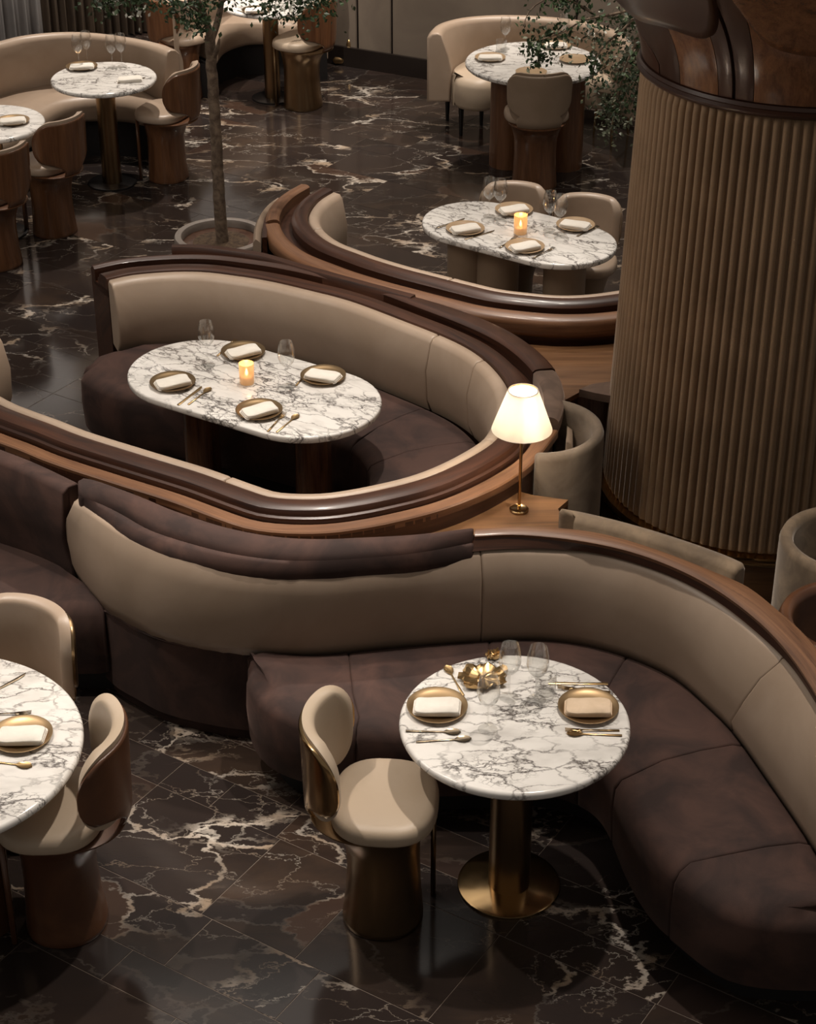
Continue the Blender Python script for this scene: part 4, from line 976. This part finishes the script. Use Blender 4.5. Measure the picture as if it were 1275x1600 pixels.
rel(link('trunk',tube_mesh('trunk',resample(trk,24),np.linspace(.04,.022,24),10),M['bark'],tr2),tr2)
b2=[[(1010,8),(960,22),(915,30),(905,35),(880,50),(845,62)],[(1000,15),(960,-8),(900,-15),(850,0),(825,20),(818,45)],[(1000,18),(975,45),(945,70),(930,95),(925,130)],[(1003,40),(990,75),(975,110),(965,160),(955,195)],[(925,20),(900,5),(870,-5)],[(845,62),(842,80),(840,100)],[(992,60),(1000,95),(998,130),(985,165)]]
cB=[]
for b in b2:
    P=resample([W(x,y,YB-.05+.1*rs.rand()) for x,y in b],16); rel(link('branch',tube_mesh('branch',P,np.linspace(.010,.003,16),6),M['bark'],tr2),tr2); cB+=list(P[3:])
rel(leaves('foliage',cB,900,.040,.038,M['leaf'],tr2,rs,.6),tr2)
rel(leaves('pale_foliage',[W(x,y,YB+.1) for x,y in ((985,30),(990,60),(985,90),(975,120),(980,150),(968,180),(955,200),(950,165),(940,140),(990,110),(960,85),(940,100),(925,60),(880,75),(850,55),(835,80),(955,175),(975,20))],1000,.036,.055,M['leaf2'],tr2,rs,.5),tr2)
rel(leaves('blossoms',[W(x,y,YB+.1) for x,y in ((985,50),(990,90),(985,75),(970,100),(930,50))],90,.03,.04,M['petal'],tr2,rs),tr2)
# ================================================================== PLACE SETTINGS
# foreground round table
setting((683,1107),0,'at the left side of the foreground round table')
setting((919,1108),0,'on the right of the foreground table',nap='cream',nm=M['napkin2'])
glassfoot((762,1140),'tall wine glass nearest the camera on the foreground round table'); glassfoot((795,1090),'wine glass in the middle of three on the foreground round table'); glassfoot((838,1094),'right-hand wine glass on the foreground round table')
glassfoot((852,1083),'short straight tumbler on the foreground round table',kind='tumbler')
cutlery((634,1143),(721,1145),'spoon',M['steel'],'spoon just below the left plate on the foreground table')
cutlery((650,1160),(738,1155),'spoon',M['steel'],'lower spoon left of centre on the foreground table')
cutlery((942,1069),(864,1069),'knife',M['gold'],'knife above the cream napkin, topmost of the cutlery there')
cutlery((955,1082),(872,1076),'fork',M['gold'],'fork just above the cream napkin plate')
cutlery((963,1142),(890,1143),'fork',M['gold'],'fork just below the cream napkin plate')
cutlery((970,1150),(886,1147),'spoon',M['gold'],'spoon below the cream napkin plate')
cutlery((722,1084),(699,1044),'spoon',M['gold'],'small gold spoon left of the crumpled gold dish')
def crumple(px_,a,b,h,label,seed,z=TZ):
    r_=np.random.RandomState(seed); S_=[]; n=36; base=1+.10*np.sin(np.arange(n)*1.3)+r_.normal(0,.05,n)
    for z_,f in ((0,.55),(.003,.8),(h*.5,1.0),(h,1.02),(h*.9,.93),(h*.45,.7),(h*.35,.3),(h*.3,.05)):
        k=base*(1+r_.normal(0,.02,n)); S_.append(([(a*f*k[i]*math.cos(2*PI*i/n),b*f*k[i]*math.sin(2*PI*i/n)) for i in range(n)],np.array([max(0,z_+(.004 if z_>0 else 0)*r_.normal()) for i in range(n)])))
    return at(px_,z,'leaf_dish',stack('leaf_dish',S_,sharp=35),M['gold'],20,label,'dish')
crumple((755,1062),.085,.07,.022,'crumpled gold leaf dish behind the tallest wine glass',3)
crumple((773,1026),.032,.025,.015,'small gold leaf dish at the far rim of the foreground table',5)
# left table
setting((34,1152),2,'on the large marble table at the left edge')
cutlery((-20,1087),(30,1059),'knife',M['steel'],'dark knife at the far side of the left-edge table')
cutlery((-30,1118),(42,1116),'fork',M['steel'],'fork above the plate on the left-edge table'); cutlery((-20,1190),(38,1197),'spoon',M['gold'],'spoon below the plate on the left-edge table'); cutlery((-10,1162),(-60,1150),'fork',M['steel'],'fork left of the plate at the left edge') if False else None
# middle oval table
for q,rz,wh in (((270,600),28,'at the left end of the middle oval table'),((380,552),30,'at the far side of the middle oval table'),((405,644),32,'at the near side of the middle oval table'),((505,590),-20,'at the right end of the middle oval table')): setting(q,rz,wh)
glassfoot((325,571),'tall wine glass at the far left of the middle oval table'); glassfoot((449,604),'tall wine glass right of the candle on the middle oval table')
candle((386,598),'lit amber glass candle in the middle of the capsule booth table')
cutlery((284,629),(311,608),'knife',M['gold'],'gold knife right of the left plate on the middle oval table'); cutlery((298,630),(326,609),'spoon',M['gold'],'gold spoon right of the left plate on the middle oval table')
cutlery((420,673),(443,649),'fork',M['gold'],'gold fork right of the near plate on the middle oval table'); cutlery((436,673),(463,651),'spoon',M['gold'],'gold spoon right of the near plate on the middle oval table')
cutlery((345,552),(362,538),'fork',M['gold'],'gold fork left of the far plate on the middle oval table'); cutlery((467,598),(481,582),'fork',M['gold'],'gold fork left of the right-end plate on the middle oval table')
cutlery((425,577),(400,566),'knife',M['gold'],'gold knife behind the candle on the middle oval table') if False else None
# third table
for q,rz,wh in (((727,360),22,'at the left end of the column-side table'),((803,330),22,'on the far side of the column-side table'),((820,388),25,'at the near side of the column-side table'),((899,354),-22,'at the right of the column-side table')): setting(q,rz,wh,pl='tan',pm=M['plate2'])
candle((813,364),'lit amber glass candle on the column-side oval table',.105,.036)
for q,wh in (((764,338),'wine glass, left one of the left pair on the column-side oval table'),((781,341),'wine glass, right one of the left pair on the column-side oval table'),((858,360),'wine glass, left one of the right pair on the column-side oval table'),((874,366),'wine glass, right one of the right pair on the column-side oval table')): glassfoot(q,wh)
cutlery((690,354),(720,344),'knife',M['steel'],'knife above the left plate on the column-side oval table'); cutlery((735,372),(765,363),'knife',M['steel'],'knife right of the left plate on the column-side oval table')
cutlery((835,403),(862,390),'fork',M['steel'],'fork right of the near plate on the column-side oval table'); cutlery((785,385),(802,374),'fork',M['steel'],'fork left of the near plate on the column-side oval table'); cutlery((905,368),(930,357),'fork',M['steel'],'fork beside the right plate on the column-side oval table')
# small table upper left
setting((128,106),10,'left on the small table by the tan sofa'); o=at((203,126),TZ,'napkin',NM,M['napkin'],12,'rolled white napkin at the right of the small round table by the tan sofa','napkin')
cutlery((182,131),(230,121),'knife',M['steel'],'knife beside the rolled napkin on the small round table by the tan sofa')
for q,wh in (((124,108),'leftmost wine glass on the small round table by the tan sofa'),((137,102),'second wine glass from the left by the tan sofa'),((176,108),'third wine glass from the left by the tan sofa'),((191,106),'rightmost wine glass on the small round table by the tan sofa')): glassfoot((q[0],q[1]-2),wh)
setting((20,191),15,'at the upper left edge of the photo')
# top round table
setting((400,18),10,'on the topmost round table')
cutlery((372,17),(395,24),'fork',M['steel'],'fork on the topmost round table')
# drum table
setting((766,92),0,'at the left of the drum table',pl='tan',pm=M['plate2']); at((830,115),TZ,'plate',PM,M['plate2'],0,'bare tan plate at the near side of the drum table','plate'); setting((868,73),0,'at the far side of the drum table',pl='tan',pm=M['plate2'])
at((898,95),TZ,'plate',PM,M['plate2'],0,'bare tan plate at the right of the drum table, under the leaves','plate')
glassfoot((789,77),'wine glass at the left of the drum table'); glassfoot((880,72),'wine glass at the far side of the drum table, behind leaves')
glassfoot((783,82),'small tumbler at the left of the drum table',kind='tumbler')
